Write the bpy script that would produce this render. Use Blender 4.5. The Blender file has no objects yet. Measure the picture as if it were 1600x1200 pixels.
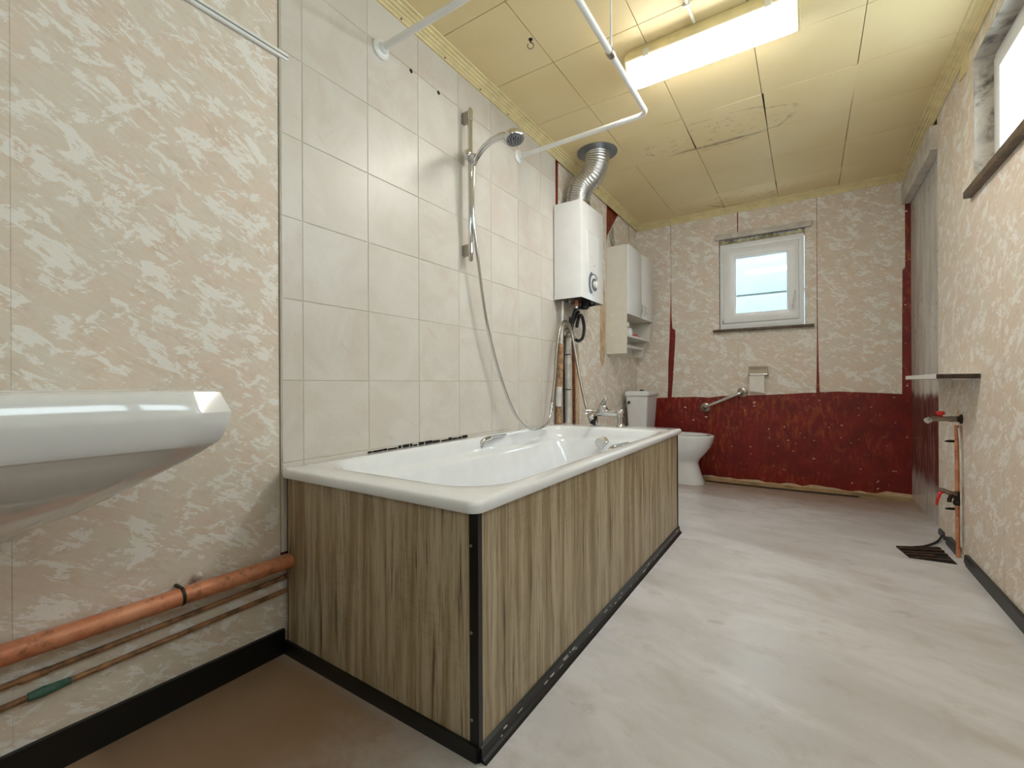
import bpy, bmesh, math, random
from mathutils import Vector, Matrix
random.seed(7)
sc = bpy.context.scene
COL = sc.collection

# ------------------------------------------------------------------ camera, sky, exposure
cam_d = bpy.data.cameras.new('camera')
cam_d.sensor_fit = 'HORIZONTAL'
cam_d.sensor_width = 36.0
cam_d.lens = 36.0 * 704.74 / 1600.0
cam_d.clip_start = 0.02
cam = bpy.data.objects.new('camera', cam_d)
COL.objects.link(cam)
_f = Vector((-0.548220, 0.836334, 0.000397)); _r = Vector((0.836322, 0.548215, -0.005035)); _u = Vector((0.004429, 0.002429, 0.999987))
cam.matrix_world = Matrix(((_r.x, _u.x, -_f.x, 1.3175), (_r.y, _u.y, -_f.y, 0.0), (_r.z, _u.z, -_f.z, 0.7982), (0, 0, 0, 1)))
sc.camera = cam

SKY_STRENGTH = 6.0
LAMP_STRENGTH = 42.0
world = bpy.data.worlds.new('overcast_sky')
sc.world = world
world.use_nodes = True
bg = world.node_tree.nodes['Background']
bg.inputs['Color'].default_value = (0.84, 0.92, 1.0, 1)
bg.inputs['Strength'].default_value = SKY_STRENGTH
sc.view_settings.view_transform = 'Standard'
sc.view_settings.look = 'None'
sc.view_settings.gamma = 1.0
sc.view_settings.use_curve_mapping = False
sc.view_settings.exposure = 0.54

def portal(name, loc, rot, sx, sy):
    d = bpy.data.lights.new(name, 'AREA')
    d.shape = 'RECTANGLE'; d.size = sx; d.size_y = sy
    d.cycles.is_portal = True
    o = bpy.data.objects.new(name, d)
    o.location = loc; o.rotation_euler = rot
    COL.objects.link(o)
portal('window_portal_back', (1.0, 4.24, 1.59), (math.radians(-90), 0, 0), 0.5, 0.56)
portal('window_portal_right', (2.035, 1.385, 1.87), (0, math.radians(90), 0), 0.56, 2.48)
portal('added_pane_portal', (1.335, -1.12, 1.62), (math.radians(90), 0, 0), 0.56, 0.42)  # daylight through the pane added behind the camera

# ------------------------------------------------------------------ main measures (metres)
XL, XR, YB, YR, ZC = 0.0, 1.899, 4.122, -0.95, 2.242
XREC = 1.919          # recessed far bay of the right wall

# ------------------------------------------------------------------ material helpers
def lin(c):
    return tuple((v / 255 / 12.92) if v / 255 <= 0.04045 else ((v / 255 + 0.055) / 1.055) ** 2.4 for v in c) + (1,)

class NT:
    def __init__(s, name):
        s.m = bpy.data.materials.new(name); s.m.use_nodes = True
        s.t = s.m.node_tree; s.b = s.t.nodes['Principled BSDF']
    def n(s, typ, **kw):
        x = s.t.nodes.new(typ)
        for k, v in kw.items(): setattr(x, k, v)
        return x
    def L(s, a, b): s.t.links.new(a, b)
    def val(s, sock, v):
        if hasattr(v, 'links'): s.L(v, sock)
        else: sock.default_value = v
    def pos(s): return s.n('ShaderNodeNewGeometry').outputs['Position']
    def obj(s): return s.n('ShaderNodeTexCoord').outputs['Object']
    def rnd(s): return s.n('ShaderNodeObjectInfo').outputs['Random']
    def math(s, op, a, b=0.0, c=0.0, clamp=False):
        x = s.n('ShaderNodeMath', operation=op, use_clamp=clamp)
        s.val(x.inputs[0], a); s.val(x.inputs[1], b)
        if len(x.inputs) > 2: s.val(x.inputs[2], c)
        return x.outputs[0]
    def vmath(s, op, a, b):
        x = s.n('ShaderNodeVectorMath', operation=op)
        s.val(x.inputs[0], a); s.val(x.inputs[1], b); return x.outputs[0]
    def map(s, v, rot=(0, 0, 0), scale=(1, 1, 1), loc=(0, 0, 0)):
        if any(rot):
            y = s.n('ShaderNodeMapping'); s.L(v, y.inputs['Vector']); y.inputs['Rotation'].default_value = rot; v = y.outputs[0]
        x = s.n('ShaderNodeMapping'); s.L(v, x.inputs['Vector'])
        x.inputs['Scale'].default_value = scale; x.inputs['Location'].default_value = loc
        return x.outputs[0]
    def noise(s, v, scale, detail=4, rough=0.55, dist=0.0):
        x = s.n('ShaderNodeTexNoise'); s.L(v, x.inputs['Vector'])
        x.inputs['Scale'].default_value = scale; x.inputs['Detail'].default_value = detail
        x.inputs['Roughness'].default_value = rough; x.inputs['Distortion'].default_value = dist
        return x.outputs['Fac']
    def ramp(s, f, lo, hi):
        x = s.n('ShaderNodeMapRange', clamp=True, interpolation_type='SMOOTHSTEP'); s.L(f, x.inputs['Value'])
        x.inputs['From Min'].default_value = lo; x.inputs['From Max'].default_value = hi
        return x.outputs['Result']
    def mix(s, f, a, b):
        x = s.n('ShaderNodeMix', data_type='RGBA')
        s.val(x.inputs[0], f)
        for i, v in ((6, a), (7, b)):
            if isinstance(v, tuple) and len(v) == 3: v = lin(v)
            s.val(x.inputs[i], v)
        return x.outputs[2]
    def sep(s, v):
        x = s.n('ShaderNodeSeparateXYZ'); s.L(v, x.inputs[0]); return x.outputs
    def comb(s, a, b, c=0.0):
        x = s.n('ShaderNodeCombineXYZ'); s.val(x.inputs[0], a); s.val(x.inputs[1], b); s.val(x.inputs[2], c); return x.outputs[0]
    def col(s, v):
        if isinstance(v, tuple): v = lin(v)
        s.val(s.b.inputs['Base Color'], v)
    def rough(s, v): s.val(s.b.inputs['Roughness'], v)
    def bump(s, h, strength=0.3, dist=0.01):
        x = s.n('ShaderNodeBump'); s.L(h, x.inputs['Height'])
        x.inputs['Strength'].default_value = strength; x.inputs['Distance'].default_value = dist
        s.L(x.outputs[0], s.b.inputs['Normal'])

M = {}
def plain(name, c, rough=0.5, metal=0.0, var=0.06, vscale=14, coat=0.0):
    """one colour with a faint procedural variation"""
    t = NT(name)
    f = t.ramp(t.noise(t.pos(), vscale, 3), 0.35, 0.65)
    d = tuple(max(0, v * (1 - var)) for v in c)
    t.col(t.mix(f, d, c)); t.rough(rough); t.b.inputs['Metallic'].default_value = metal
    if coat: t.b.inputs['Coat Weight'].default_value = coat; t.b.inputs['Coat Roughness'].default_value = 0.05
    M[name] = t.m
    return t.m

def make_wallpaper(name='wallpaper'):
    t = NT(name)
    x, y, z = t.sep(t.pos())
    uv = t.comb(t.math('ADD', x, y), z, 0.0)
    A = t.noise(t.map(uv, (0, 0, math.radians(33)), (10.0, 19.0, 1)), 1.0, 12, 0.72, 0.5)
    B = t.noise(t.map(uv, (0, 0, math.radians(-24)), (9.0, 17.0, 1), (7, 3, 0)), 1.0, 12, 0.74, 0.4)
    S = t.noise(t.map(uv, (0, 0, math.radians(30)), (22, 95, 1), (1, 9, 0)), 1.0, 6, 0.62, 0.5)
    mA = t.ramp(t.math('ADD', A, t.math('MULTIPLY', t.math('SUBTRACT', S, 0.5), 0.30)), 0.535, 0.565)
    mB = t.ramp(t.math('ADD', B, t.math('MULTIPLY', t.math('SUBTRACT', S, 0.5), 0.2)), 0.56, 0.59)
    m = t.math('MAXIMUM', mA, mB)
    low = t.ramp(t.noise(uv, 5.5, 6, 0.62, 0.6), 0.36, 0.66)
    base = t.mix(low, (224, 214, 199), (226, 207, 190))
    st = t.ramp(S, 0.42, 0.68)
    mott = t.ramp(t.noise(t.map(uv, (0, 0, 0.5), (16, 24, 1)), 1.0, 8, 0.72, 0.4), 0.48, 0.68)
    base = t.mix(t.math('MULTIPLY', mott, 0.36), base, (199, 176, 150))
    base = t.mix(t.math('MULTIPLY', st, 0.40), base, (233, 224, 212))
    c = t.mix(t.math('MULTIPLY', m, 0.82), base, (245, 242, 237))
    t.col(c); t.rough(0.62)
    h = t.math('ADD', t.math('MULTIPLY', m, 0.7), t.math('MULTIPLY', S, 0.6))
    t.bump(h, 0.22, 0.003)
    M[name] = t.m
make_wallpaper()

def make_tile():
    t = NT('wall_tile')
    r = t.rnd(); p = t.pos()
    pp = t.vmath('ADD', p, t.comb(t.math('MULTIPLY', r, 31), t.math('MULTIPLY', r, 17), t.math('MULTIPLY', r, 23)))
    a = t.ramp(t.noise(pp, 4.5, 6, 0.62, 0.8), 0.34, 0.66)
    v = t.ramp(t.noise(t.map(pp, (math.radians(35), 0, 0), (5, 3, 16)), 1.0, 7, 0.7, 1.2), 0.60, 0.74)
    tone = t.mix(r, (211, 204, 194), (210, 199, 190))
    c = t.mix(a, tone, (218, 213, 206))
    c = t.mix(t.math('MULTIPLY', v, 0.45), c, (190, 172, 152))
    sp = t.ramp(t.noise(pp, 85, 3, 0.6), 0.60, 0.72)
    c = t.mix(t.math('MULTIPLY', sp, 0.18), c, (180, 160, 138))
    t.col(c); t.rough(0.36)
    t.bump(t.noise(pp, 30, 5), 0.06, 0.004)
    M['wall_tile'] = t.m
make_tile()

def make_ceiling():
    t = NT('ceiling_board')
    p = t.pos(); x, y, z = t.sep(p)
    f = t.ramp(t.noise(p, 2.2, 4), 0.35, 0.65)
    c = t.mix(f, (238, 217, 166), (242, 224, 178))
    c = t.mix(t.math('MULTIPLY', t.rnd(), 0.25), c, (230, 206, 152))
    # water marks: brown tide lines on two damp spots, joint line grime between them
    wob = t.math('MULTIPLY', t.math('SUBTRACT', t.noise(p, 9, 5, 0.6), 0.5), 0.55)
    def ring(cx, cy, rx, ry, w):
        dx = t.math('DIVIDE', t.math('SUBTRACT', x, cx), rx); dy = t.math('DIVIDE', t.math('SUBTRACT', y, cy), ry)
        d = t.math('SQRT', t.math('ADD', t.math('MULTIPLY', dx, dx), t.math('MULTIPLY', dy, dy)))
        e = t.math('ABSOLUTE', t.math('SUBTRACT', t.math('ADD', d, wob), 1.0))
        return t.math('SUBTRACT', 1.0, t.ramp(e, 0.0, w)), t.math('SUBTRACT', 1.0, t.ramp(d, 0.75, 1.05))
    r1, i1 = ring(0.87, 2.83, 0.40, 0.17, 0.045)
    r2, i2 = ring(0.93, 3.93, 0.26, 0.15, 0.06)
    dots = t.ramp(t.noise(t.map(p, (0, 0, 0), (22, 34, 1)), 1.0, 6, 0.75), 0.54, 0.66)
    joint = t.math('MULTIPLY', t.math('SUBTRACT', 1.0, t.ramp(t.math('ABSOLUTE', t.math('SUBTRACT', t.math('ADD', y, t.math('MULTIPLY', wob, 0.07)), 2.955)), 0.002, 0.022)), i1)
    joint2 = t.math('MULTIPLY', t.math('SUBTRACT', 1.0, t.ramp(t.math('ABSOLUTE', t.math('SUBTRACT', t.math('ADD', y, t.math('MULTIPLY', wob, 0.06)), 3.74)), 0.002, 0.016)), i2)
    brk = t.ramp(t.noise(p, 6.5, 4, 0.6), 0.42, 0.62)
    g = t.math('MULTIPLY', t.math('ADD', t.math('MULTIPLY', r1, 0.45), t.math('MULTIPLY', r2, 0.55)), brk)
    g = t.math('ADD', g, t.math('MULTIPLY', t.math('MULTIPLY', dots, t.math('ADD', i1, i2)), 0.36))
    g = t.math('ADD', g, t.math('MULTIPLY', t.math('ADD', joint, joint2), t.math('MULTIPLY', t.noise(p, 16, 4, 0.7), 1.1)), clamp=True)
    c = t.mix(g, c, (96, 74, 50))
    t.col(c); t.rough(0.55)
    t.bump(t.noise(p, 120, 2), 0.05, 0.002)
    M['ceiling_board'] = t.m
make_ceiling()

def make_floor():
    t = NT('vinyl_floor')
    p = t.pos()
    a = t.noise(t.map(p, (0, 0, math.radians(12)), (1.6, 4.5, 1)), 1.0, 7, 0.62, 0.6)
    b = t.noise(p, 9, 6, 0.68, 0.4)
    c = t.mix(t.ramp(a, 0.34, 0.66), (200, 198, 200), (219, 218, 222))
    c = t.mix(t.math('MULTIPLY', t.ramp(b, 0.5, 0.72), 0.5), c, (188, 181, 178))
    d = t.ramp(t.noise(t.map(p, (0, 0, 0.2), (2.5, 5, 1), (3, 1, 0)), 1.0, 5, 0.6, 0.3), 0.52, 0.72)
    c = t.mix(t.math('MULTIPLY', d, 0.45), c, (176, 164, 154))
    sm_ = t.ramp(t.noise(t.map(p, (0, 0, -0.3), (5, 9, 1), (8, 4, 0)), 1.0, 4, 0.6, 0.2), 0.64, 0.74)
    c = t.mix(t.math('MULTIPLY', sm_, 0.35), c, (138, 130, 124))
    # brown wear towards the back wall; beside the left wall, wear plus painted shade
    x, y, z = t.sep(p)
    wear = t.math('MULTIPLY', t.ramp(t.math('ADD', y, t.math('MULTIPLY', b, 0.7)), 3.55, 4.35), 0.75)
    wear_shade = t.math('MULTIPLY', t.math('SUBTRACT', 1.0, t.ramp(t.math('ADD', x, t.math('MULTIPLY', b, 0.5)), 0.55, 1.15)), t.math('SUBTRACT', 1.0, t.ramp(y, 0.7, 0.85)))
    w = t.math('MAXIMUM', wear, t.math('MULTIPLY', wear_shade, 0.9))
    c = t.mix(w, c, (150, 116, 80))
    t.col(c)
    t.rough(t.math('ADD', 0.265, t.math('MULTIPLY', b, 0.08)))
    hb = t.math('ADD', t.math('MULTIPLY', t.noise(p, 3.2, 2), 1.6), t.math('MULTIPLY', t.noise(p, 95, 3), 0.07))
    t.bump(hb, 0.33, 0.02)
    M['vinyl_floor'] = t.m
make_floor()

def make_red():
    t = NT('red_paint')
    x, y, z = t.sep(t.pos())
    uv = t.comb(t.math('ADD', x, y), z, 0.0)
    big = t.ramp(t.noise(uv, 2.6, 4, 0.6), 0.36, 0.64)
    sc_ = t.ramp(t.noise(t.map(uv, (0, 0, 0), (34, 11, 1)), 1.0, 8, 0.75, 0.5), 0.47, 0.62)
    c = t.mix(t.ramp(t.noise(uv, 7, 4), 0.3, 0.7), (104, 11, 7), (128, 18, 11))
    c = t.mix(t.math('MULTIPLY', t.math('MULTIPLY', sc_, big), 0.8), c, (172, 82, 36))
    chip = t.ramp(t.noise(t.map(uv, (0, 0, 0), (30, 38, 1), (5, 2, 0)), 1.0, 3, 0.5), 0.685, 0.70)
    c = t.mix(chip, c, (226, 196, 172))
    t.col(c); t.rough(0.42)
    t.bump(t.math('ADD', sc_, chip), 0.15, 0.004)
    M['red_paint'] = t.m
make_red()

def make_wood_panel():
    t = NT('wood_laminate')
    x, y, z = t.sep(t.pos())
    u = t.math('ADD', x, y)
    g = t.noise(t.comb(t.math('MULTIPLY', u, 26), t.math('MULTIPLY', z, 1.1), 0.0), 1.0, 6, 0.62, 0.35)
    fine = t.noise(t.comb(t.math('MULTIPLY', u, 150), t.math('MULTIPLY', z, 5), 0.0), 1.0, 5, 0.7)
    hatch = t.noise(t.comb(t.math('MULTIPLY', u, 18), t.math('MULTIPLY', z, 120), 0.0), 1.0, 3, 0.6)
    patch = t.ramp(t.noise(t.comb(t.math('MULTIPLY', u, 5), t.math('MULTIPLY', z, 3), 0.0), 1.0, 3), 0.45, 0.62)
    c = t.mix(t.ramp(g, 0.32, 0.62), (146, 124, 90), (194, 180, 152))
    c = t.mix(t.math('MULTIPLY', t.ramp(fine, 0.46, 0.64), 0.6), c, (118, 96, 66))
    c = t.mix(t.math('MULTIPLY', t.math('MULTIPLY', t.ramp(hatch, 0.5, 0.62), patch), 0.14), c, (100, 86, 64))
    dk = t.noise(t.comb(t.math('MULTIPLY', u, 60), t.math('MULTIPLY', z, 2.2), 4.0), 1.0, 5, 0.65)
    c = t.mix(t.math('MULTIPLY', t.ramp(dk, 0.55, 0.70), 0.9), c, (78, 56, 32))
    c = t.mix(t.math('MULTIPLY', t.ramp(dk, 0.42, 0.26), 0.4), c, (196, 186, 164))
    t.col(c); t.rough(0.42)
    t.bump(fine, 0.05, 0.002)
    M['wood_laminate'] = t.m
make_wood_panel()

def make_grey_gloss():
    t = NT('gloss_grey_paint')
    p = t.pos(); x, y, z = t.sep(p)
    n = t.noise(t.map(p, (0, 0, 0), (10, 10, 2.2)), 1.0, 6, 0.65)
    c = t.mix(t.ramp(n, 0.35, 0.65), (190, 188, 183), (220, 219, 218))
    low = t.math('SUBTRACT', 1.0, t.ramp(t.math('ADD', z, t.math('MULTIPLY', t.math('SUBTRACT', n, 0.5), 0.16)), 0.69, 0.75))
    foot = t.ramp(t.math('ADD', z, t.math('MULTIPLY', t.math('SUBTRACT', n, 0.5), 0.2)), 0.14, 0.26)
    br = t.mix(t.ramp(t.noise(t.map(p, (0, 0, 0), (22, 22, 4)), 1.0, 6, 0.7), 0.4, 0.62), (96, 50, 38), (140, 112, 108))
    c = t.mix(t.math('MULTIPLY', low, foot), c, br)
    md = t.ramp(t.noise(p, 24, 6, 0.75), 0.52, 0.70)
    mz = t.math('MAXIMUM', t.ramp(z, 1.78, 1.95), t.math('MULTIPLY', t.ramp(z, 0.95, 1.1), t.ramp(z, 1.5, 1.3)))
    c = t.mix(t.math('MULTIPLY', t.math('MULTIPLY', md, mz), 0.7), c, (70, 70, 60))
    t.col(c); t.rough(0.2)
    t.bump(t.noise(t.map(p, (0, 0, 0), (30, 30, 5)), 1.0, 4), 0.25, 0.006)
    M['gloss_grey_paint'] = t.m
make_grey_gloss()

def make_copper():
    t = NT('copper')
    p = t.pos()
    n = t.noise(t.map(p, (0, 0, 0), (24, 9, 24)), 1.0, 6, 0.68)
    c = t.mix(t.ramp(n, 0.36, 0.6), (222, 156, 120), (206, 132, 96))
    c = t.mix(t.math('MULTIPLY', t.ramp(t.noise(p, 30, 6, 0.72), 0.50, 0.70), 0.8), c, (122, 80, 54))
    t.col(c); t.rough(0.48); t.b.inputs['Metallic'].default_value = 0.25
    M['copper'] = t.m
make_copper()
def make_mould(name, base, dark, zf=None):
    t = NT(name); p = t.pos()
    a = t.ramp(t.noise(p, 7, 6, 0.7, 0.5), 0.42, 0.66)
    c = t.mix(a, base, dark)
    t.col(c); t.rough(0.7); t.bump(t.noise(p, 40, 5), 0.2, 0.004)
    M[name] = t.m
make_mould('mouldy_plaster', (196, 188, 178), (92, 84, 74))
make_mould('foam', (214, 208, 170), (96, 94, 60))
make_mould('bare_plaster', (210, 188, 156), (184, 150, 114))
make_mould('stained_plaster', (222, 210, 196), (186, 150, 122))
make_mould('verdigris', (70, 104, 88), (24, 70, 60))

plain('copper_dark', (128, 74, 46), 0.5, 0.2, var=0.35, vscale=30)
plain('grout', (222, 215, 202), 0.8)
plain('copper_old', (168, 122, 84), 0.5, 0.2, var=0.35, vscale=30)
plain('paint_cream', (236, 219, 166), 0.45)
plain('enamel', (238, 240, 243), 0.10, coat=0.6, var=0.015)
plain('ceramic', (232, 233, 235), 0.09, coat=0.6, var=0.015)
plain('white_plastic', (238, 238, 236), 0.3, var=0.02)
plain('white_lacquer', (238, 239, 240), 0.22, var=0.015, coat=0.3)
plain('cream_lacquer', (226, 221, 208), 0.35, var=0.02)
plain('pvc_white', (238, 240, 242), 0.28, var=0.015)
plain('chrome', (214, 214, 214), 0.10, 1.0, var=0.02)
plain('steel_dull', (168, 160, 148), 0.32, 1.0)
plain('aluminium_duct', (206, 206, 206), 0.28, 1.0)
plain('collar_metal', (150, 155, 164), 0.38, 0.9)
plain('black_strip', (10, 10, 10), 0.32, var=0.3)
plain('black_rubber', (20, 20, 20), 0.5, var=0.2)
plain('dark_metal', (54, 44, 36), 0.5, 0.4, var=0.3)
plain('baseboard_black', (8, 9, 10), 0.4, var=0.25)
plain('baseboard_slate', (60, 62, 64), 0.45, var=0.3)
plain('brown_wood', (112, 92, 70), 0.5, var=0.3, vscale=30)
plain('dark_wood', (70, 50, 36), 0.55, var=0.4, vscale=40)
plain('lagging', (184, 146, 112), 0.8, var=0.3, vscale=40)
plain('white_pipe', (222, 220, 214), 0.4, var=0.12)
plain('satin_metal', (196, 186, 172), 0.35, 0.5)
plain('paper', (238, 232, 226), 0.8, var=0.02)
plain('red_plastic', (196, 36, 30), 0.35)
plain('pink_plastic', (206, 92, 84), 0.5)
plain('screw', (170, 166, 156), 0.3, 1.0)
plain('black_hole', (26, 22, 20), 0.9)
plain('plaster_white', (216, 208, 198), 0.7, var=0.1)
plain('subfloor', (196, 170, 126), 0.75, var=0.25, vscale=9)
plain('rear_paint', (206, 196, 180), 0.7)
plain('siding', (128, 156, 160), 0.6, var=0.04)
plain('render_grey', (170, 168, 162), 0.8)

def make_glass():
    t = NT('window_glass')
    for n in list(t.t.nodes): t.t.nodes.remove(n)
    o = t.n('ShaderNodeOutputMaterial'); a = t.n('ShaderNodeBsdfTransparent'); b = t.n('ShaderNodeBsdfGlossy'); m = t.n('ShaderNodeMixShader'); fr = t.n('ShaderNodeLayerWeight')
    a.inputs['Color'].default_value = (0.93, 0.98, 0.97, 1); b.inputs['Roughness'].default_value = 0.02; fr.inputs['Blend'].default_value = 0.5
    fac = t.math('ADD', 0.03, t.math('MULTIPLY', t.math('POWER', fr.outputs['Facing'], 5.0), 0.5)); t.L(fac, m.inputs[0]); t.L(a.outputs[0], m.inputs[1]); t.L(b.outputs[0], m.inputs[2]); t.L(m.outputs[0], o.inputs[0])
    M['window_glass'] = t.m
make_glass()
def make_crystal():
    t = NT('clear_acrylic'); t.col((240, 240, 240)); t.rough(0.03)
    t.b.inputs['Transmission Weight'].default_value = 0.55; t.b.inputs['IOR'].default_value = 1.45
    t.b.inputs['Metallic'].default_value = 0.3
    M['clear_acrylic'] = t.m
make_crystal()
def make_lamp(name, strength, c):
    t = NT(name); t.col((250, 248, 240)); t.rough(0.35)
    p = t.pos(); x, y, z = t.sep(p)
    t.b.inputs['Emission Color'].default_value = c
    # two tubes glow through the cover: bright bands, a dimmer seam between them, dimmer ends and flanks
    d1 = t.math('MINIMUM', t.math('ABSOLUTE', t.math('SUBTRACT', y, 1.950)), t.math('ABSOLUTE', t.math('SUBTRACT', y, 2.030)))
    band = t.math('SUBTRACT', 1.0, t.ramp(d1, 0.022, 0.038))
    ends = t.math('SUBTRACT', 1.0, t.ramp(t.math('ABSOLUTE', t.math('SUBTRACT', x, 0.9775)), 0.275, 0.305))
    t.L(t.math('ADD', 0.55, t.math('MULTIPLY', t.math('MULTIPLY', band, ends), strength)), t.b.inputs['Emission Strength'])
    M[name] = t.m
make_lamp('lamp_diffuser', LAMP_STRENGTH, (1.0, 0.965, 0.905, 1))

# ------------------------------------------------------------------ mesh helpers
def box(bm, a, b, mat=None):
    vs = [bm.verts.new((x, y, z)) for x in (a[0], b[0]) for y in (a[1], b[1]) for z in (a[2], b[2])]
    F = [(0, 1, 3, 2), (4, 6, 7, 5), (0, 4, 5, 1), (2, 3, 7, 6), (0, 2, 6, 4), (1, 5, 7, 3)]
    fs = [bm.faces.new([vs[i] for i in f]) for f in F]
    return vs, fs

def bevel(bm, w, seg=2):
    bmesh.ops.remove_doubles(bm, verts=bm.verts, dist=1e-6)
    bmesh.ops.recalc_face_normals(bm, faces=bm.faces)
    bmesh.ops.bevel(bm, geom=list(bm.edges), offset=w, segments=seg, affect='EDGES', profile=0.5)

def link(name, bm, mat, parent=None, smooth=False, recalc=True):
    if recalc: bmesh.ops.recalc_face_normals(bm, faces=bm.faces)
    me = bpy.data.meshes.new(name)
    bm.to_mesh(me); bm.free()
    if smooth:
        if smooth is True or smooth >= 179:
            for p in me.polygons: p.use_smooth = True
        else:
            for p in me.polygons: p.use_smooth = True
            me.set_sharp_from_angle(angle=math.radians(smooth))
    me.materials.append(M[mat] if isinstance(mat, str) else mat)
    o = bpy.data.objects.new(name, me)
    COL.objects.link(o)
    if parent is not None: o.parent = parent
    return o

def bxo(name, a, b, mat, parent=None, bv=0.0, seg=2):
    bm = bmesh.new(); box(bm, a, b)
    if bv: bevel(bm, bv, seg)
    return link(name, bm, mat, parent, smooth=40 if bv else False)

def frames(pts):
    pts = [Vector(p) for p in pts]; n = len(pts); T = []
    for i in range(n):
        a = pts[max(i - 1, 0)]; b = pts[min(i + 1, n - 1)]
        T.append((b - a).normalized())
    up = Vector((0, 0, 1)) if abs(T[0].z) < 0.9 else Vector((1, 0, 0))
    N = [(up - T[0] * up.dot(T[0])).normalized()]
    for i in range(1, n):
        v = N[-1] - T[i] * N[-1].dot(T[i]); N.append(v.normalized())
    return pts, T, N

def tube(bm, pts, r, seg=12, cap=True):
    pts, T, N = frames(pts); rings = []
    for i, p in enumerate(pts):
        rr = r[i] if isinstance(r, (list, tuple)) else r
        B = T[i].cross(N[i])
        rings.append([bm.verts.new(p + (N[i] * math.cos(2 * math.pi * k / seg) + B * math.sin(2 * math.pi * k / seg)) * rr) for k in range(seg)])
    for a, b in zip(rings, rings[1:]):
        for k in range(seg):
            bm.faces.new((a[k], a[(k + 1) % seg], b[(k + 1) % seg], b[k]))
    if cap:
        bm.faces.new(rings[0]); bm.faces.new(list(reversed(rings[-1])))

def catmull(pts, n=8):
    P = [Vector(p) for p in pts]; out = []
    for i in range(len(P) - 1):
        p0 = P[max(i - 1, 0)]; p1 = P[i]; p2 = P[i + 1]; p3 = P[min(i + 2, len(P) - 1)]
        for k in range(n):
            t = k / n
            out.append(0.5 * ((2 * p1) + (p2 - p0) * t + (2 * p0 - 5 * p1 + 4 * p2 - p3) * t * t + (3 * p1 - p0 - 3 * p2 + p3) * t ** 3))
    out.append(P[-1]); return out

def tubo(name, pts, r, mat, parent=None, seg=12, smooth=50):
    bm = bmesh.new(); tube(bm, pts, r, seg); return link(name, bm, mat, parent, smooth=smooth)

def lathe_axis(bm, base, axis, prof, seg=24):
    """prof: list of (radius, distance along axis)"""
    ax = Vector(axis).normalized(); base = Vector(base)
    up = Vector((0, 0, 1)) if abs(ax.z) < 0.9 else Vector((1, 0, 0))
    n = (up - ax * up.dot(ax)).normalized(); b = ax.cross(n); rings = []
    for r, d in prof:
        r = max(r, 1e-4)
        rings.append([bm.verts.new(base + ax * d + (n * math.cos(2 * math.pi * k / seg) + b * math.sin(2 * math.pi * k / seg)) * r) for k in range(seg)])
    for a, c in zip(rings, rings[1:]):
        for k in range(seg): bm.faces.new((a[k], a[(k + 1) % seg], c[(k + 1) % seg], c[k]))
    bm.faces.new(rings[0]); bm.faces.new(list(reversed(rings[-1])))

def latho(name, base, axis, prof, mat, parent=None, seg=24, smooth=40):
    bm = bmesh.new(); lathe_axis(bm, base, axis, prof, seg); return link(name, bm, mat, parent, smooth=smooth)

def slab(bm, poly, plane, a, b):
    """poly in 2D, extruded between a and b along the axis normal to plane: 'X' -> (y,z), 'Y' -> (x,z), 'Z' -> (x,y)"""
    def P(u, v, w): return {'X': (w, u, v), 'Y': (u, w, v), 'Z': (u, v, w)}[plane]
    A = [bm.verts.new(P(u, v, a)) for u, v in poly]; B = [bm.verts.new(P(u, v, b)) for u, v in poly]
    bm.faces.new(A); bm.faces.new(list(reversed(B))); n = len(poly)
    for i in range(n): bm.faces.new((A[i], B[i], B[(i + 1) % n], A[(i + 1) % n]))

def slabo(name, poly, plane, a, b, mat, parent=None, bv=0, smooth=False):
    bm = bmesh.new(); slab(bm, poly, plane, a, b)
    if bv: bevel(bm, bv)
    return link(name, bm, mat, parent, smooth=smooth)

def loft(bm, rings, cap0=True, cap1=True):
    R = [[bm.verts.new(p) for p in ring] for ring in rings]; n = len(R[0])
    for a, b in zip(R, R[1:]):
        for k in range(n): bm.faces.new((a[k], a[(k + 1) % n], b[(k + 1) % n], b[k]))
    if cap0: bm.faces.new(R[0])
    if cap1: bm.faces.new(list(reversed(R[-1])))

def struct(o):
    o['kind'] = 'structure'; return o
def thing(name, label, cat, loc=(0, 0, 0), group=None):
    o = bpy.data.objects.new(name, None); COL.objects.link(o); o.location = loc
    o['label'] = label; o['category'] = cat; o.empty_display_size = 0.05
    if group: o['group'] = group
    return o
def adopt(root):
    """parts are modelled in world coordinates: keep them in place under a root that has a location"""
    for ch in root.children: ch.matrix_parent_inverse = Matrix.Translation(-root.location)
def tag(o, label, cat, group=None):
    o['label'] = label; o['category'] = cat
    if group: o['group'] = group
    return o
def share(name, src, loc, parent):
    o = bpy.data.objects.new(name, src.data); COL.objects.link(o); o.location = loc; o.parent = parent; return o

# ================================================================== SETTING
# ---- floor
bm = bmesh.new(); slab(bm, [(-0.15, YR - 0.15), (2.021, YR - 0.15), (2.021, YB + 0.2), (-0.15, YB + 0.2)], 'Z', -0.12, -0.003)
floor = struct(link('floor', bm, 'subfloor'))
edge = [(XREC, 3.98), (1.72, 3.95), (1.6, 3.925), (1.35, 3.915), (1.1, 3.905), (0.9, 3.90), (0.6, 3.89), (0.0, 3.88)]
slabo('vinyl_sheet', [(0.0, YR), (XREC, YR)] + edge, 'Z', -0.003, 0.0, 'vinyl_floor', floor)

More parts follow.
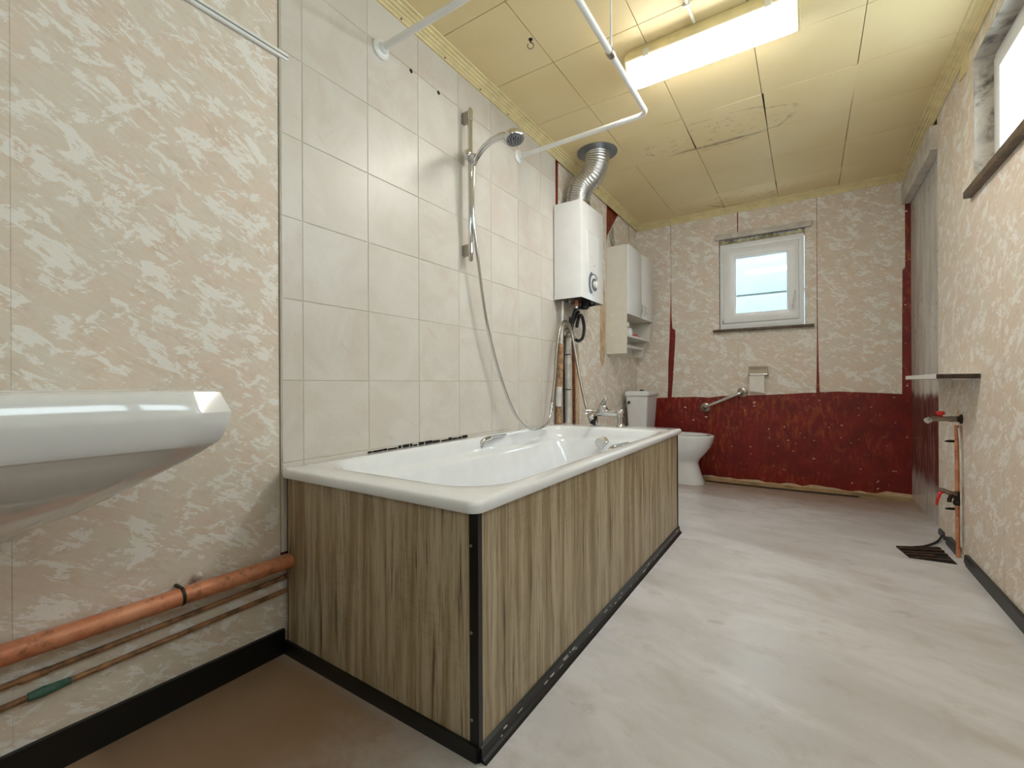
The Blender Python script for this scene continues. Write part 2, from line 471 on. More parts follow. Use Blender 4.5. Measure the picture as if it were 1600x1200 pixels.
# ---- ceiling: backing slab with separate square boards
ceil = struct(bxo('ceiling', (-0.15, YR - 0.15, ZC + 0.012), (2.021, YB + 0.2, ZC + 0.12), 'dark_wood'))
PX, PY, G = 0.3814, 0.3869, 0.0030
bm = bmesh.new(); box(bm, (-PX / 2 + G / 2, -PY / 2 + G / 2, -0.006), (PX / 2 - G / 2, PY / 2 - G / 2, 0.006)); bevel(bm, 0.0008, 1)
pm = None
for j in range(-13, 0):
    for i in range(5):
        x = -0.012 + (i + 0.5) * PX; y = YB - 0.001 + (j + 0.5) * PY
        if pm is None:
            pm = link('ceiling_panel', bm, 'ceiling_board', ceil); o = pm; o.location = (x, y, ZC + 0.006)
        else: o = share('ceiling_panel', pm, (x, y, ZC + 0.006), ceil)
        # boards that have come loose around the damp patches hang a little
        if (i, j) in ((1, -4), (2, -4), (3, -4)): o.rotation_euler = (math.radians(0.12), math.radians((0, -0.3, 0.3, 0.2)[i]), math.radians((0, 0.9, -0.2, 0.9)[i])); o.location.x += (0, -0.003, 0.0, 0.003)[i]
        elif (i, j) in ((2, -1), (1, -1), (3, -1)): o.rotation_euler = (math.radians(-0.15), math.radians(0.3), math.radians((0, 0.5, -0.6, 0.5)[i]))
        else: o.rotation_euler = (0, 0, math.radians(random.uniform(-0.12, 0.12)))

# ---- left wall
wl = bxo('wall_left', (-0.15, YR - 0.15, -0.1), (-0.004, YB + 0.2, ZC + 0.1), 'red_paint'); struct(wl)
TP = 0.0  # front face of papers and tiles
def lp(name, poly, mat='wallpaper', a=-0.004, b=0.0, parent=wl): return slabo(name, poly, 'X', a, b, mat, parent)
lp('wallpaper_strip', [(YR, 0.0), (0.203, 0.0), (0.203, ZC), (YR, ZC)])
lp('wallpaper_strip', [(0.2032, 0.0), (0.80, 0.0), (0.80, 0.29), (0.745, 0.29), (0.743, 0.9), (0.744, ZC), (0.2032, ZC)], b=0.0006)
lp('wallpaper_strip', [(2.502, 0.0), (3.352, 0.0), (3.362, 1.0), (3.372, 1.9), (3.385, ZC), (2.562, ZC), (2.557, 1.93), (2.515, 1.3), (2.502, 1.1)])
lp('wallpaper_strip', [(3.358, 0.0), (3.905, 0.0), (3.905, 1.2), (3.90, 2.02), (3.902, ZC), (3.675, ZC), (3.52, 2.09), (3.405, 1.975), (3.372, 1.88), (3.366, 1.0)])
lp('wallpaper_strip', [(3.913, 0.0), (YB, 0.0), (YB, ZC), (3.922, ZC), (3.913, 2.0)])
# folded flap of paper with its lifted edge
bm = bmesh.new()
q = [bm.verts.new(p) for p in ((0.0, 3.41, 1.972), (0.0, 3.53, 2.09), (0.004, 3.56, 1.90), (0.016, 3.52, 1.875))]
bm.faces.new(q); r_ = bmesh.ops.solidify(bm, geom=list(bm.faces), thickness=0.001)
link('wallpaper_flap', bm, 'wallpaper', wl)
lp('bare_patch', [(2.735, 0.5), (2.86, 0.5), (2.85, 0.8), (2.856, 1.0), (2.83, 1.07), (2.75, 1.06), (2.72, 0.9)], 'bare_plaster', 0.0, 0.0012)
lp('bare_patch', [(3.23, 0.98), (3.27, 0.93), (3.31, 0.96), (3.34, 1.05), (3.345, 1.35), (3.32, 1.6), (3.25, 1.5), (3.235, 1.2)], 'bare_plaster', 0.0, 0.0012)
# tiles
TW, TH, TG = 0.25, 0.2472, 0.0026
Y0 = 0.8157
cols = [(0.7475, Y0)] + [(Y0 + k * TW, Y0 + (k + 1) * TW) for k in range(6)] + [(Y0 + 6 * TW, 2.505)]
rows = [(0.30, 0.5645)] + [(0.5645 + k * TH, 0.5645 + (k + 1) * TH) for k in range(6)] + [(0.5645 + 6 * TH, ZC)]
lp('tile_grout', [(0.7465, 0.30), (2.497, 0.30), (2.497, 1.10), (2.505, 1.3), (2.507, ZC), (0.7465, ZC)], 'grout', -0.004, 0.0058)
full = None
for ci, (ya, yb_) in enumerate(cols):
    for ri, (za, zb) in enumerate(rows):
        w, h = yb_ - ya - TG, zb - za - TG
        isfull = abs(yb_ - ya - TW) < 1e-6 and abs(zb - za - TH) < 1e-6
        if isfull and full is not None:
            o = share('tile', full, (0.002, (ya + yb_) / 2, (za + zb) / 2), wl)
        else:
            bm = bmesh.new(); box(bm, (0, -w / 2, -h / 2), (0.006, w / 2, h / 2)); bevel(bm, 0.0012, 1)
            o = link('tile', bm, 'wall_tile', wl); o.location = (0.002, (ya + yb_) / 2, (za + zb) / 2)
            if isfull: full = o
        o.rotation_euler = (0, math.radians(random.uniform(-0.15, 0.15)), math.radians(random.uniform(-0.15, 0.15)))
for (y, z) in ((1.279, 2.042), (1.438, 2.041)):
    latho('screw_hole', (0.0078, y, z), (1, 0, 0), [(0.0085, 0), (0.0085, 0.0008), (0.006, 0.0012)], 'black_hole', wl, 12)
# black mouldy sealant along the bath
bm = bmesh.new(); random.seed(3)
yy = 1.06
while yy < 1.62:
    L_ = random.uniform(0.006, 0.05); h_ = random.uniform(0.003, 0.010) * (0.5 if yy < 1.2 else 1)
    box(bm, (0.0085, yy, 0.5555), (0.0125, yy + L_, 0.5575 + h_)); yy += L_ + random.uniform(0.002, 0.012)
sm = link('mouldy_sealant', bm, 'black_hole', wl); sm['kind'] = 'stuff'

# ---- back wall with window opening
WX0, WX1, WZ0, WZ1 = 0.702, 1.302, 1.240, 1.985
def wall_with_hole(name, plane, a, b, u0, u1, v0, v1, hu0, hu1, hv0, hv1, mat, parent=None):
    bm = bmesh.new()
    for (p, q, r, s) in ((u0, hu0, v0, v1), (hu1, u1, v0, v1), (hu0, hu1, v0, hv0), (hu0, hu1, hv1, v1)):
        slab(bm, [(p, r), (q, r), (q, s), (p, s)], plane, a, b)
    return link(name, bm, mat, parent)
wb = struct(wall_with_hole('wall_back', 'Y', YB + 0.003, YB + 0.2, -0.004, 2.2, -0.1, ZC + 0.1, WX0, WX1, WZ0, WZ1, 'red_paint'))
def bp(poly, mat='wallpaper', name='wallpaper_strip', t=0.003): return slabo(name, poly, 'Y', YB + 0.003 - t, YB + 0.003, mat, wb)
bp([(0.0, 0.655), (0.1, 0.66), (0.19, 0.668), (0.272, 0.672), (0.277, 0.80), (0.281, 1.0), (0.292, 1.2), (0.294, 1.29), (0.302, 1.5), (0.306, 1.8), (0.304, ZC), (0.0, ZC)])
bp([(0.308, 0.676), (0.40, 0.678), (0.52, 0.681), (0.62, 0.676), (0.72, 0.690), (0.8412, 0.694), (0.8412, 1.238), (0.700, 1.238), (0.700, 1.987), (0.838, 1.987), (0.836, ZC), (0.309, ZC), (0.308, 1.6), (0.311, 1.4), (0.318, 1.285), (0.342, 1.268), (0.343, 1.2), (0.331, 1.0), (0.318, 0.8)])
bp([(0.842, 0.694), (0.95, 0.699), (1.08, 0.705), (1.2, 0.712), (1.3, 0.720), (1.371, 0.722), (1.374, 0.85), (1.377, 1.1), (1.378, 1.3), (1.379, ZC), (0.846, ZC), (0.844, 1.987), (1.304, 1.987), (1.304, 1.238), (0.842, 1.238)])
bp([(1.394, 0.726), (1.50, 0.732), (1.62, 0.728), (1.75, 0.722), (1.868, 0.716), (1.870, 1.2), (1.873, 1.58), (1.888, 1.60), (1.888, ZC), (1.382, ZC), (1.382, 1.7), (1.384, 1.2), (1.388, 0.95)])
# ragged strip of bare wall along the foot of the red paint
pts = [(0.5, 0.018)]; random.seed(11)
for k in range(27):
    x = 0.53 + k * 0.05; pts.append((x, 0.009 + random.uniform(-0.007, 0.012) + (0.02 if 24 < k < 27 else 0)))
bp([(0.5, -0.003)] + pts + [(XREC, 0.02), (XREC, -0.003)], 'bare_plaster', 'bare_skirting', 0.004)

# ---- right wall: papered lining with the window, recessed far bay
RY0, RY1, RZ0, RZ1 = 0.15, 2.62, 1.60, 2.137
wr = struct(wall_with_hole('wall_right', 'X', XR + 0.003, XR + 0.122, YR - 0.15, 3.25, -0.1, ZC + 0.1, RY0, RY1, RZ0, RZ1, 'plaster_white'))
bxo('recess_backing', (XREC, 3.25, -0.1), (XR + 0.16, YB + 0.003, ZC + 0.1), 'gloss_grey_paint', wr)
def rp(poly, mat='wallpaper', name='wallpaper_strip', t=0.003): return slabo(name, poly, 'X', XR + 0.003 - t, XR + 0.003, mat, wr)
rp([(2.896, 0.0), (3.25, 0.0), (3.25, ZC), (2.896, ZC)])
rp([(RY1, 0.0), (2.894, 0.0), (2.894, ZC), (2.30, ZC), (2.30, RZ1), (RY1, RZ1)])
rp([(2.30, 0.0), (RY1, 0.0), (RY1, RZ0), (2.30, RZ0)])
rp([(1.70, 0.0), (2.298, 0.0), (2.298, RZ0), (1.70, RZ0)])
rp([(1.70, RZ1), (2.298, RZ1), (2.298, ZC), (1.70, ZC)])
for a_ in (1.10, 0.50):
    rp([(a_, 0.0), (a_ + .598, 0.0), (a_ + .598, RZ0), (a_, RZ0)])
    rp([(a_, RZ1), (a_ + .598, RZ1), (a_ + .598, ZC), (a_, ZC)])
rp([(-0.10, 0.0), (0.498, 0.0), (0.498, RZ0), (RY0, RZ0), (RY0, RZ1), (0.498, RZ1), (0.498, ZC), (-0.10, ZC)])
rp([(YR, 0.0), (-0.102, 0.0), (-0.102, ZC), (YR, ZC)])
rp([(2.795, 0.02), (2.885, 0.02), (2.875, 0.30), (2.865, 0.52), (2.885, 0.60), (2.86, 0.67), (2.80, 0.64), (2.795, 0.45), (2.775, 0.25)], 'stained_plaster', 'bare_patch', 0.0038)
# mouldy reveal of the right window
bxo('window_soffit', (XR + 0.0, RY0, RZ1 - 0.004), (XR + 0.09, RY1, RZ1), 'mouldy_plaster', wr)
bxo('window_jamb', (XR + 0.0, RY1 - 0.004, RZ0), (XR + 0.09, RY1, RZ1 - 0.004), 'mouldy_plaster', wr)
for z in (1.40, 1.52): latho('screw_hole', (XREC - 0.0002, 3.36, z), (-1, 0, 0), [(0.008, 0), (0.008, 0.0008), (0.005, 0.001)], 'black_hole', wr, 10)
# beam over the recess
bm = bmesh.new(); box(bm, (1.868, 3.235, 2.035), (XREC, YB, 2.165)); bevel(bm, 0.004, 1)
tb = struct(link('trim_1', bm, 'plaster_white'))
# ---- wall behind the camera, with a door whose pane is added for fill daylight
wre = struct(wall_with_hole('wall_rear', 'Y', YR - 0.15, YR, -0.004, 2.06, -0.1, ZC + 0.1, 0.95, 1.72, 0.0, 1.98, 'wallpaper'))
dr = bpy.data.objects.new('door_1', None); COL.objects.link(dr); struct(dr)
wall_with_hole('door_leaf', 'Y', YR - 0.06, YR - 0.02, 0.955, 1.715, 0.004, 1.975, 1.065, 1.605, 1.42, 1.82, 'cream_lacquer', dr)
bxo('pane', (1.065, YR - 0.042, 1.42), (1.605, YR - 0.038, 1.82), 'window_glass', dr)
latho('door_handle', (1.01, YR - 0.02, 0.95), (0, 1, 0), [(0.022, 0), (0.022, 0.006), (0.009, 0.008), (0.009, 0.05), (0.024, 0.052), (0.026, 0.07), (0.014, 0.08)], 'chrome', dr)

# ---- cornice: stepped moulding along three walls
PROF = [(0.0, 0.0), (0.0, -0.042), (0.007, -0.042), (0.009, -0.034), (0.016, -0.030), (0.018, -0.024), (0.026, -0.022), (0.028, -0.015), (0.038, -0.013), (0.040, -0.007), (0.052, -0.006), (0.054, 0.0)]
def cornice(name, a, b, inward):
    bm = bmesh.new(); a = Vector(a); b = Vector(b); n = Vector(inward); d = (b - a).normalized()
    A = []; B = []
    for (o, z) in PROF:
        # mitred ends
        A.append(bm.verts.new(a + n * o + Vector((0, 0, z)) + d * o)); B.append(bm.verts.new(b + n * o + Vector((0, 0, z)) - d * o))
    k = len(PROF)
    bm.faces.new(A); bm.faces.new(list(reversed(B)))
    for i in range(k): bm.faces.new((A[i], B[i], B[(i + 1) % k], A[(i + 1) % k]))
    return struct(link(name, bm, 'paint_cream'))
ZK = ZC - 0.0008
c2 = cornice('trim_2', (0.008, YR, ZK), (0.008, YB - 0.001, ZK), (1, 0, 0))
c3 = cornice('trim_3', (0.008, YB - 0.001, ZK), (XR - 0.001, YB - 0.001, ZK), (0, -1, 0))
c4 = cornice('trim_4', (XR - 0.001, YB - 0.001, ZK), (XR - 0.001, YR, ZK), (-1, 0, 0))
for k, y in enumerate((1.22, 1.47, 1.72, 1.96)):
    latho('nail', (0.0165, y, ZK - 0.036), (1, 0, -0.4), [(0.0035, 0), (0.0035, 0.002)], 'dark_metal', c2, 8)
tubo('bent_nail', [(0.03, 3.02, ZK - 0.022), (0.055, 3.03, ZK - 0.035), (0.062, 3.07, ZK - 0.036)], 0.0025, 'dark_metal', c2, 8)
slabo('loose_cover', [(2.66, 2.205), (2.755, 2.200), (2.80, 2.145), (2.71, 2.135)], 'X', XR - 0.009, XR - 0.0005, 'paint_cream', c4)

# ---- baseboards
b1 = struct(slabo('baseboard_left', [(YR, 0), (0.752, 0), (0.752, 0.072), (0.25, 0.078), (YR, 0.080)], 'X', 0.0008, 0.012, 'baseboard_black'))
b2 = struct(slabo('baseboard_right', [(YR, 0), (2.70, 0), (2.735, 0.012), (2.72, 0.046), (YR, 0.050)], 'X', XR - 0.014, XR - 0.0005, 'baseboard_black'))
slabo('broken_piece', [(2.86, 0.0), (3.03, 0.0), (3.05, 0.03), (3.0, 0.045), (2.86, 0.05)], 'X', XR - 0.016, XR - 0.0005, 'baseboard_slate', b2)
slabo('broken_piece', [(3.10, 0.0), (3.22, 0.0), (3.21, 0.03), (3.13, 0.032)], 'X', XR - 0.010, XR - 0.0005, 'baseboard_slate', b2)

# ---- window in the back wall
def frame_ring(name, plane, u0, u1, v0, v1, w, a, b, mat, parent, bv=0.003):
    ws = w if isinstance(w, tuple) else (w,) * 4    # left, right, bottom, top
    bm = bmesh.new()
    def P(u, v, d): return {'X': (d, u, v), 'Y': (u, d, v)}[plane]
    o = [(u0, v0), (u1, v0), (u1, v1), (u0, v1)]; i = [(u0 + ws[0], v0 + ws[2]), (u1 - ws[1], v0 + ws[2]), (u1 - ws[1], v1 - ws[3]), (u0 + ws[0], v1 - ws[3])]
    for d in (0,):
        oa = [bm.verts.new(P(u, v, a)) for u, v in o]; ia = [bm.verts.new(P(u, v, a)) for u, v in i]
        ob = [bm.verts.new(P(u, v, b)) for u, v in o]; ib = [bm.verts.new(P(u, v, b)) for u, v in i]
        for k in range(4):
            m = (k + 1) % 4
            bm.faces.new((oa[k], oa[m], ia[m], ia[k])); bm.faces.new((ob[k], ib[k], ib[m], ob[m]))
            bm.faces.new((oa[k], ob[k], ob[m], oa[m])); bm.faces.new((ia[k], ia[m], ib[m], ib[k]))
    bmesh.ops.recalc_face_normals(bm, faces=bm.faces)
    if bv: bmesh.ops.bevel(bm, geom=list(bm.edges), offset=bv, segments=2, affect='EDGES', profile=0.5)
    return link(name, bm, mat, parent, smooth=40)
w1 = bpy.data.objects.new('window_1', None); COL.objects.link(w1); struct(w1)
YF = YB - 0.012
fr = frame_ring('frame', 'Y', 0.708, 1.298, 1.243, 1.948, (0.034, 0.040, 0.055, 0.052), YF, YF + 0.075, 'pvc_white', w1)
sash = frame_ring('sash', 'Y', 0.738, 1.266, 1.292, 1.902, (0.082, 0.072, 0.070, 0.078), YF - 0.016, YF + 0.05, 'pvc_white', w1, 0.005)
frame_ring('glazing_bead', 'Y', 0.818, 1.196, 1.360, 1.826, 0.011, YF - 0.004, YF + 0.02, 'pvc_white', sash, 0.002)
bxo('pane', (0.822, YF + 0.018, 1.364), (1.192, YF + 0.022, 1.822), 'window_glass', sash)
for z0, z1 in ((1.80, 1.878), (1.33, 1.39)): bxo('hinge', (0.727, YF - 0.020, z0), (0.740, YF - 0.002, z1), 'white_plastic', w1, 0.003)
bxo('hinge_pin', (0.728, YF - 0.019, 1.292), (0.739, YF - 0.003, 1.315), 'screw', w1, 0.002)
hd = bxo('handle_plate', (1.221, YF - 0.026, 1.425), (1.245, YF - 0.016, 1.515), 'white_plastic', w1, 0.003)
tubo('handle', catmull([(1.233, YF - 0.024, 1.495), (1.233, YF - 0.055, 1.498), (1.226, YF - 0.064, 1.46), (1.222, YF - 0.062, 1.40), (1.224, YF - 0.05, 1.375)], 6), 0.0085, 'white_plastic', hd)
bm = bmesh.new(); random.seed(5)
for k in range(44):
    x = 0.706 + k * 0.0135
    box(bm, (x, YB - 0.008 - random.uniform(0, 0.010), 1.950), (x + random.uniform(0.010, 0.018), YB + 0.05, 1.962 + random.uniform(0.004, 0.022)))
fo = link('foam_filling', bm, 'foam', w1); fo['kind'] = 'stuff'
slabo('head_board', [(0.672, 1.990), (1.346, 1.985), (1.350, 2.026), (0.674, 2.036)], 'Y', YB - 0.03, YB - 0.0005, 'plaster_white', w1, 0.004, 40)
sl = bxo('sill', (0.655, YB - 0.045, 1.224), (1.362, YB - 0.0005, 1.2425), 'brown_wood', w1, 0.003)

# ---- window in the right wall, its unseen near part lengthened for fill daylight
w2 = bpy.data.objects.new('window_2', None); COL.objects.link(w2); struct(w2)
XW = XR + 0.062
frame_ring('frame', 'X', RY0 + 0.004, RY1 - 0.006, RZ0 + 0.002, RZ1 - 0.006, 0.052, XW, XW + 0.07, 'pvc_white', w2)
for ym in (1.775, 0.965): bxo('mullion', (XW, ym - .03, RZ0 + 0.054), (XW + 0.07, ym + .03, RZ1 - 0.058), 'pvc_white', w2, 0.003)
for (a, b) in ((1.795, 2.575), (0.985, 1.755), (0.195, 0.945)):
    s2 = frame_ring('sash', 'X', a, b, RZ0 + 0.042, RZ1 - 0.046, 0.062, XW - 0.014, XW + 0.05, 'pvc_white', w2, 0.004)
    bxo('pane', (XW + 0.016, a + 0.058, RZ0 + 0.1), (XW + 0.02, b - 0.058, RZ1 - 0.104), 'window_glass', s2)
sl2 = bxo('sill', (1.872, 0.11, 1.572), (XR + 0.075, 2.652, 1.602), 'brown_wood', w2, 0.003)

# ---- outside: a pale panelled wall opposite the back window
bw = thing('boundary_wall', 'pale panelled wall outside, seen through the small back window', 'wall', (1.0, 5.6, 0))
for k in range(5):
    bxo('panel', (-1.6, 5.60, -0.62 + k * 0.60), (3.4, 5.64, -0.62 + k * 0.60 + 0.580), 'siding', bw, 0.004)
bxo('backing', (-1.6, 5.64, -0.62), (3.4, 5.75, 2.36), 'render_grey', bw)
adopt(bw)

# ================================================================== BATH
bath = thing('bathtub', 'white enamel bathtub boxed in with wood-look panels', 'bathtub', (0.4, 1.65, 0))
BX0, BX1, BY0, BY1, BZ = 0.0095, 0.746, 0.735, 2.565, 0.5535
def rrect(x0, x1, y0, y1, r, n=10):
    """rounded rectangle, counter-clockwise, with evenly subdivided sides so that rings match"""
    if not isinstance(r, (tuple, list)): r = (r,) * 4
    C = [(x0 + r[0], y0 + r[0], 180, r[0]), (x1 - r[1], y0 + r[1], 270, r[1]), (x1 - r[2], y1 - r[2], 0, r[2]), (x0 + r[3], y1 - r[3], 90, r[3])]
    out = []
    for k, (cx, cy, a0, rr) in enumerate(C):
        arc = [(cx + rr * math.cos(math.radians(a0 + 90 * i / n)), cy + rr * math.sin(math.radians(a0 + 90 * i / n))) for i in range(n + 1)]
        out += arc
        nx, ny, a1, r1 = C[(k + 1) % 4]
        s = (nx + r1 * math.cos(math.radians(a1)), ny + r1 * math.sin(math.radians(a1)))
        m = 16 if k % 2 else 6
        for i in range(1, m): out.append((arc[-1][0] + (s[0] - arc[-1][0]) * i / m, arc[-1][1] + (s[1] - arc[-1][1]) * i / m))
    return out
def smst(a, b, x):
    t = max(0, min(1, (x - a) / (b - a))); return t * t * (3 - 2 * t)
rings = []
def ring(x0, x1, y0, y1, r, z, led=0.0):
    o = []
    for (x, y) in rrect(x0, x1, y0, y1, r):
        zz = z; xx = x
        k = smst(1.60, 1.70, y) * (1 - smst(2.14, 2.26, y))     # arm-rest ledge on both long sides
        if led: 
            side = abs(x - (BX0 + BX1) / 2) > 0.20
            if side: xx = x + (led * k if x > 0.38 else -led * k)
        o.append((xx, y, zz))
    rings.append(o)
lip = 0.026
ring(BX0 + .012, BX1 - .012, BY0 + .012, BY1 - .012, .02, BZ - lip)
ring(BX0 + .002, BX1 - .002, BY0 + .002, BY1 - .002, .026, BZ - lip)
ring(BX0, BX1, BY0, BY1, .028, BZ - lip + .004)
ring(BX0, BX1, BY0, BY1, .028, BZ - .010)
ring(BX0 + .003, BX1 - .003, BY0 + .003, BY1 - .003, .027, BZ - .003)
ring(BX0 + .010, BX1 - .010, BY0 + .010, BY1 - .010, .025, BZ)
ix0, ix1, iy0, iy1 = 0.055, 0.690, 0.835, 2.375
ring(ix0 - .012, ix1 + .012, iy0 - .012, iy1 + .012, (.15, .15, .12, .12), BZ + .0003)
ring(ix0 - .002, ix1 + .002, iy0 - .002, iy1 + .002, (.145, .145, .115, .115), BZ - .003, 0.004)
ring(ix0 + .006, ix1 - .006, iy0 + .010, iy1 - .004, (.14, .14, .11, .11), BZ - .014, 0.008)
ring(ix0 + .016, ix1 - .016, iy0 + .030, iy1 - .012, (.14, .14, .11, .11), BZ - .045, 0.018)
ring(ix0 + .026, ix1 - .026, iy0 + .05, iy1 - .016, (.14, .14, .11, .11), BZ - .062, 0.024)
ring(ix0 + .040, ix1 - .040, iy0 + .07, iy1 - .022, (.14, .14, .11, .11), BZ - .070, 0.004)
ring(ix0 + .048, ix1 - .048, iy0 + .09, iy1 - .03, (.14, .14, .11, .11), BZ - .085, -0.006)
ring(ix0 + .075, ix1 - .075, iy0 + .22, iy1 - .06, (.14, .14, .11, .11), BZ - .24)
ring(ix0 + .095, ix1 - .095, iy0 + .32, iy1 - .09, (.13, .13, .11, .11), BZ - .35)
ring(ix0 + .13, ix1 - .13, iy0 + .38, iy1 - .13, (.11, .11, .10, .10), BZ - .388)
ring(ix0 + .20, ix1 - .20, iy0 + .46, iy1 - .21, (.08, .08, .08, .08), BZ - .394)
bm = bmesh.new(); loft(bm, rings, False, True)
tub = link('tub', bm, 'enamel', bath, smooth=60)
# chrome grip on the wall-side ledge
for gx, s in ((0.040, 1), (0.705, -1)):
    bm = bmesh.new()
    tube(bm, catmull([(gx + s * .022, 1.655, .512), (gx + s * .026, 1.665, .538), (gx + s * .027, 1.72, .546), (gx + s * .022, 1.86, .549)], 6), [.011] * 13 + [.009, .008, .007, .006, .005, .004], 10)
    link('grip_handle', bm, 'chrome', bath, smooth=50)
# overflow with faceted clear knob on the tap-end wall
ov = latho('overflow_plate', (0.375, 2.356, 0.470), (0, -1, 0.1), [(0.036, 0), (0.036, 0.005), (0.028, 0.010), (0.012, 0.014), (0.012, 0.028)], 'chrome', bath)
latho('faceted_knob', (0.375, 2.330, 0.474), (0, -1, 0.1), [(0.016, 0), (0.028, 0.006), (0.032, 0.016), (0.030, 0.026), (0.018, 0.032)], 'clear_acrylic', ov, 9, False)
# wood-look boards, black corner trim and black foot strips
EY, SX = 0.757, 0.7325
slabo('end_panel', [(0.022, 0.036), (SX - .004, 0.030), (SX - .004, BZ - lip - .001), (0.022, BZ - lip - .001)], 'Y', EY, EY + .016, 'wood_laminate', bath)
slabo('side_panel', [(EY + .004, 0.030), (2.50, 0.030), (2.50, BZ - lip - .001), (EY + .004, BZ - lip - .001)], 'X', SX - .016, SX, 'wood_laminate', bath)
slabo('far_panel', [(0.022, 0.03), (SX - .018, 0.03), (SX - .018, BZ - lip - .001), (0.022, BZ - lip - .001)], 'Y', 2.484, 2.50, 'wood_laminate', bath)
bm = bmesh.new()
slab(bm, [(SX - .020, EY - .004), (SX + .004, EY - .004), (SX + .004, EY + .010), (SX + .0004, EY + .010), (SX + .0004, EY - .0004), (SX - .020, EY - .0004)], 'Z', 0.0, BZ - lip - .0015)
ct = link('corner_trim', bm, 'black_strip', bath)
for z in (0.085, 0.27, 0.455): latho('screw', (SX - .015, EY - .004, z), (0, -1, 0), [(0.0035, 0), (0.003, 0.0015)], 'screw', ct, 10)
bm = bmesh.new(); slab(bm, [(2.494, 0), (2.506, 0), (2.506, BZ - lip - .002), (2.494, BZ - lip - .002)], 'X', SX + .0004, SX + .003)
link('corner_trim', bm, 'black_strip', bath)
fe = slabo('foot_strip', [(0.014, 0.0), (SX, 0.0), (SX, 0.034), (0.014, 0.040)], 'Y', EY - .009, EY - .0006, 'black_strip', bath)
fs = bmesh.new(); slab(fs, [(SX + .0006, 0.0), (SX + .020, 0.0), (SX + .016, 0.006), (SX + .010, 0.010), (SX + .008, 0.030), (SX + .0006, 0.034)], 'Y', EY, 2.512)
fso = link('foot_strip', fs, 'black_strip', bath)
random.seed(21)
bm = bmesh.new()
for k in range(30):
    y = random.uniform(0.78, 2.45); l_ = random.uniform(0.004, 0.03)
    x = SX + random.choice((.0085, .0095)); z = random.uniform(0.012, 0.026)
    box(bm, (x - .001, y, z), (x + .0012, y + l_, z + 0.002))
fl = link('paint_flecks', bm, 'plaster_white', fso); fl['kind'] = 'stuff'
bxo('dark_gap', (0.0145, EY + .002, 0.04), (0.021, EY + .012, BZ - lip - .001), 'dark_wood', bath)
adopt(bath)

# ---- bath mixer tap on the far rim
tap = thing('mixer_tap', 'chrome lever mixer tap standing on two legs on the bath rim', 'tap', (0.36, 2.45, BZ))
for x in (0.285, 0.437):
    latho('leg', (x, 2.45, BZ + .0003), (0, 0, 1), [(0.026, 0), (0.026, 0.005), (0.017, 0.014), (0.016, 0.022), (0.0155, 0.058), (0.020, 0.061), (0.021, 0.088), (0.016, 0.099), (0.007, 0.103)], 'chrome', tap)
tubo('body', [(0.272, 2.45, BZ + .077), (0.30, 2.45, BZ + .078), (0.36, 2.45, BZ + .079), (0.44, 2.45, BZ + .077), (0.452, 2.45, BZ + .077)], [.016, .022, .020, .0175, .014], 'chrome', tap, 16)
lathe = latho('cartridge', (0.335, 2.45, BZ + .082), (0.05, -0.12, 1), [(0.025, 0), (0.026, 0.028), (0.023, 0.040), (0.013, 0.048)], 'chrome', tap)
tubo('lever', catmull([(0.335, 2.445, BZ + .122), (0.352, 2.42, BZ + .14), (0.375, 2.38, BZ + .155), (0.392, 2.35, BZ + .168)], 5), [.018, .018, .017, .016, .016, .015, .0145, .014, .013, .012, .012, .011, .010, .009, .008, .006], 'chrome', tap, 12)
tubo('spout', catmull([(0.335, 2.44, BZ + .078), (0.325, 2.40, BZ + .082), (0.315, 2.36, BZ + .075), (0.312, 2.335, BZ + .055)], 6), 0.013, 'chrome', tap, 14)
tubo('diverter_ring', catmull([(0.28, 2.43, BZ + .088), (0.245, 2.405, BZ + .090), (0.232, 2.40, BZ + .080), (0.245, 2.41, BZ + .072), (0.28, 2.43, BZ + .074)], 5), 0.0045, 'chrome', tap, 8)
latho('hose_outlet', (0.300, 2.42, BZ + .060), (-0.25, -0.25, -1), [(0.014, 0), (0.015, 0.012), (0.013, 0.014), (0.013, 0.032), (0.016, 0.034), (0.016, 0.05)], 'black_rubber', tap, 16)
adopt(tap)

# ================================================================== SHOWER
sr = thing('shower_rail', 'vertical chrome shower slide bar fixed to the tiled wall', 'rail', (0.05, 1.6, 1.36))
tubo('bar', [(0.05, 1.6, 1.352), (0.05, 1.6, 1.36), (0.05, 1.6, 2.036), (0.05, 1.6, 2.044)], [.006, .0105, .0105, .006], 'chrome', sr, 16)
for z in (1.405, 2.005):
    mb = bmesh.new(); slab(mb, [(1.588, z - .024), (1.612, z - .024), (1.612, z + .024), (1.588, z + .024)], 'X', 0.0082, 0.05); bevel(mb, 0.003)
    link('wall_mount', mb, 'steel_dull', sr, smooth=40)
for z in (1.352 + .05, 2.0): latho('end_sleeve', (0.05, 1.6, z - .012), (0, 0, 1), [(0.0125, 0), (0.0125, 0.045)], 'chrome', sr, 16)
latho('slider', (0.05, 1.560, 1.825), (0, 1, 0), [(0.010, 0), (0.021, 0.008), (0.024, 0.022), (0.020, 0.036), (0.017, 0.066)], 'chrome', sr)
latho('hand_shower_cradle', (0.062, 1.592, 1.815), (1, -0.2, -0.45), [(0.017, 0), (0.019, 0.018), (0.016, 0.036)], 'chrome', sr, 16)
adopt(sr)
hs = thing('hand_shower', 'chrome hand shower head held in the slide bar cradle', 'shower', (0.09, 1.59, 1.78))
hp = catmull([(0.080, 1.588, 1.772), (0.096, 1.588, 1.800), (0.130, 1.588, 1.832), (0.178, 1.588, 1.852), (0.225, 1.588, 1.856), (0.262, 1.588, 1.846)], 6)
tubo('handle', hp, [0.010 + 0.007 * i / (len(hp) - 1) for i in range(len(hp))], 'chrome', hs, 14)
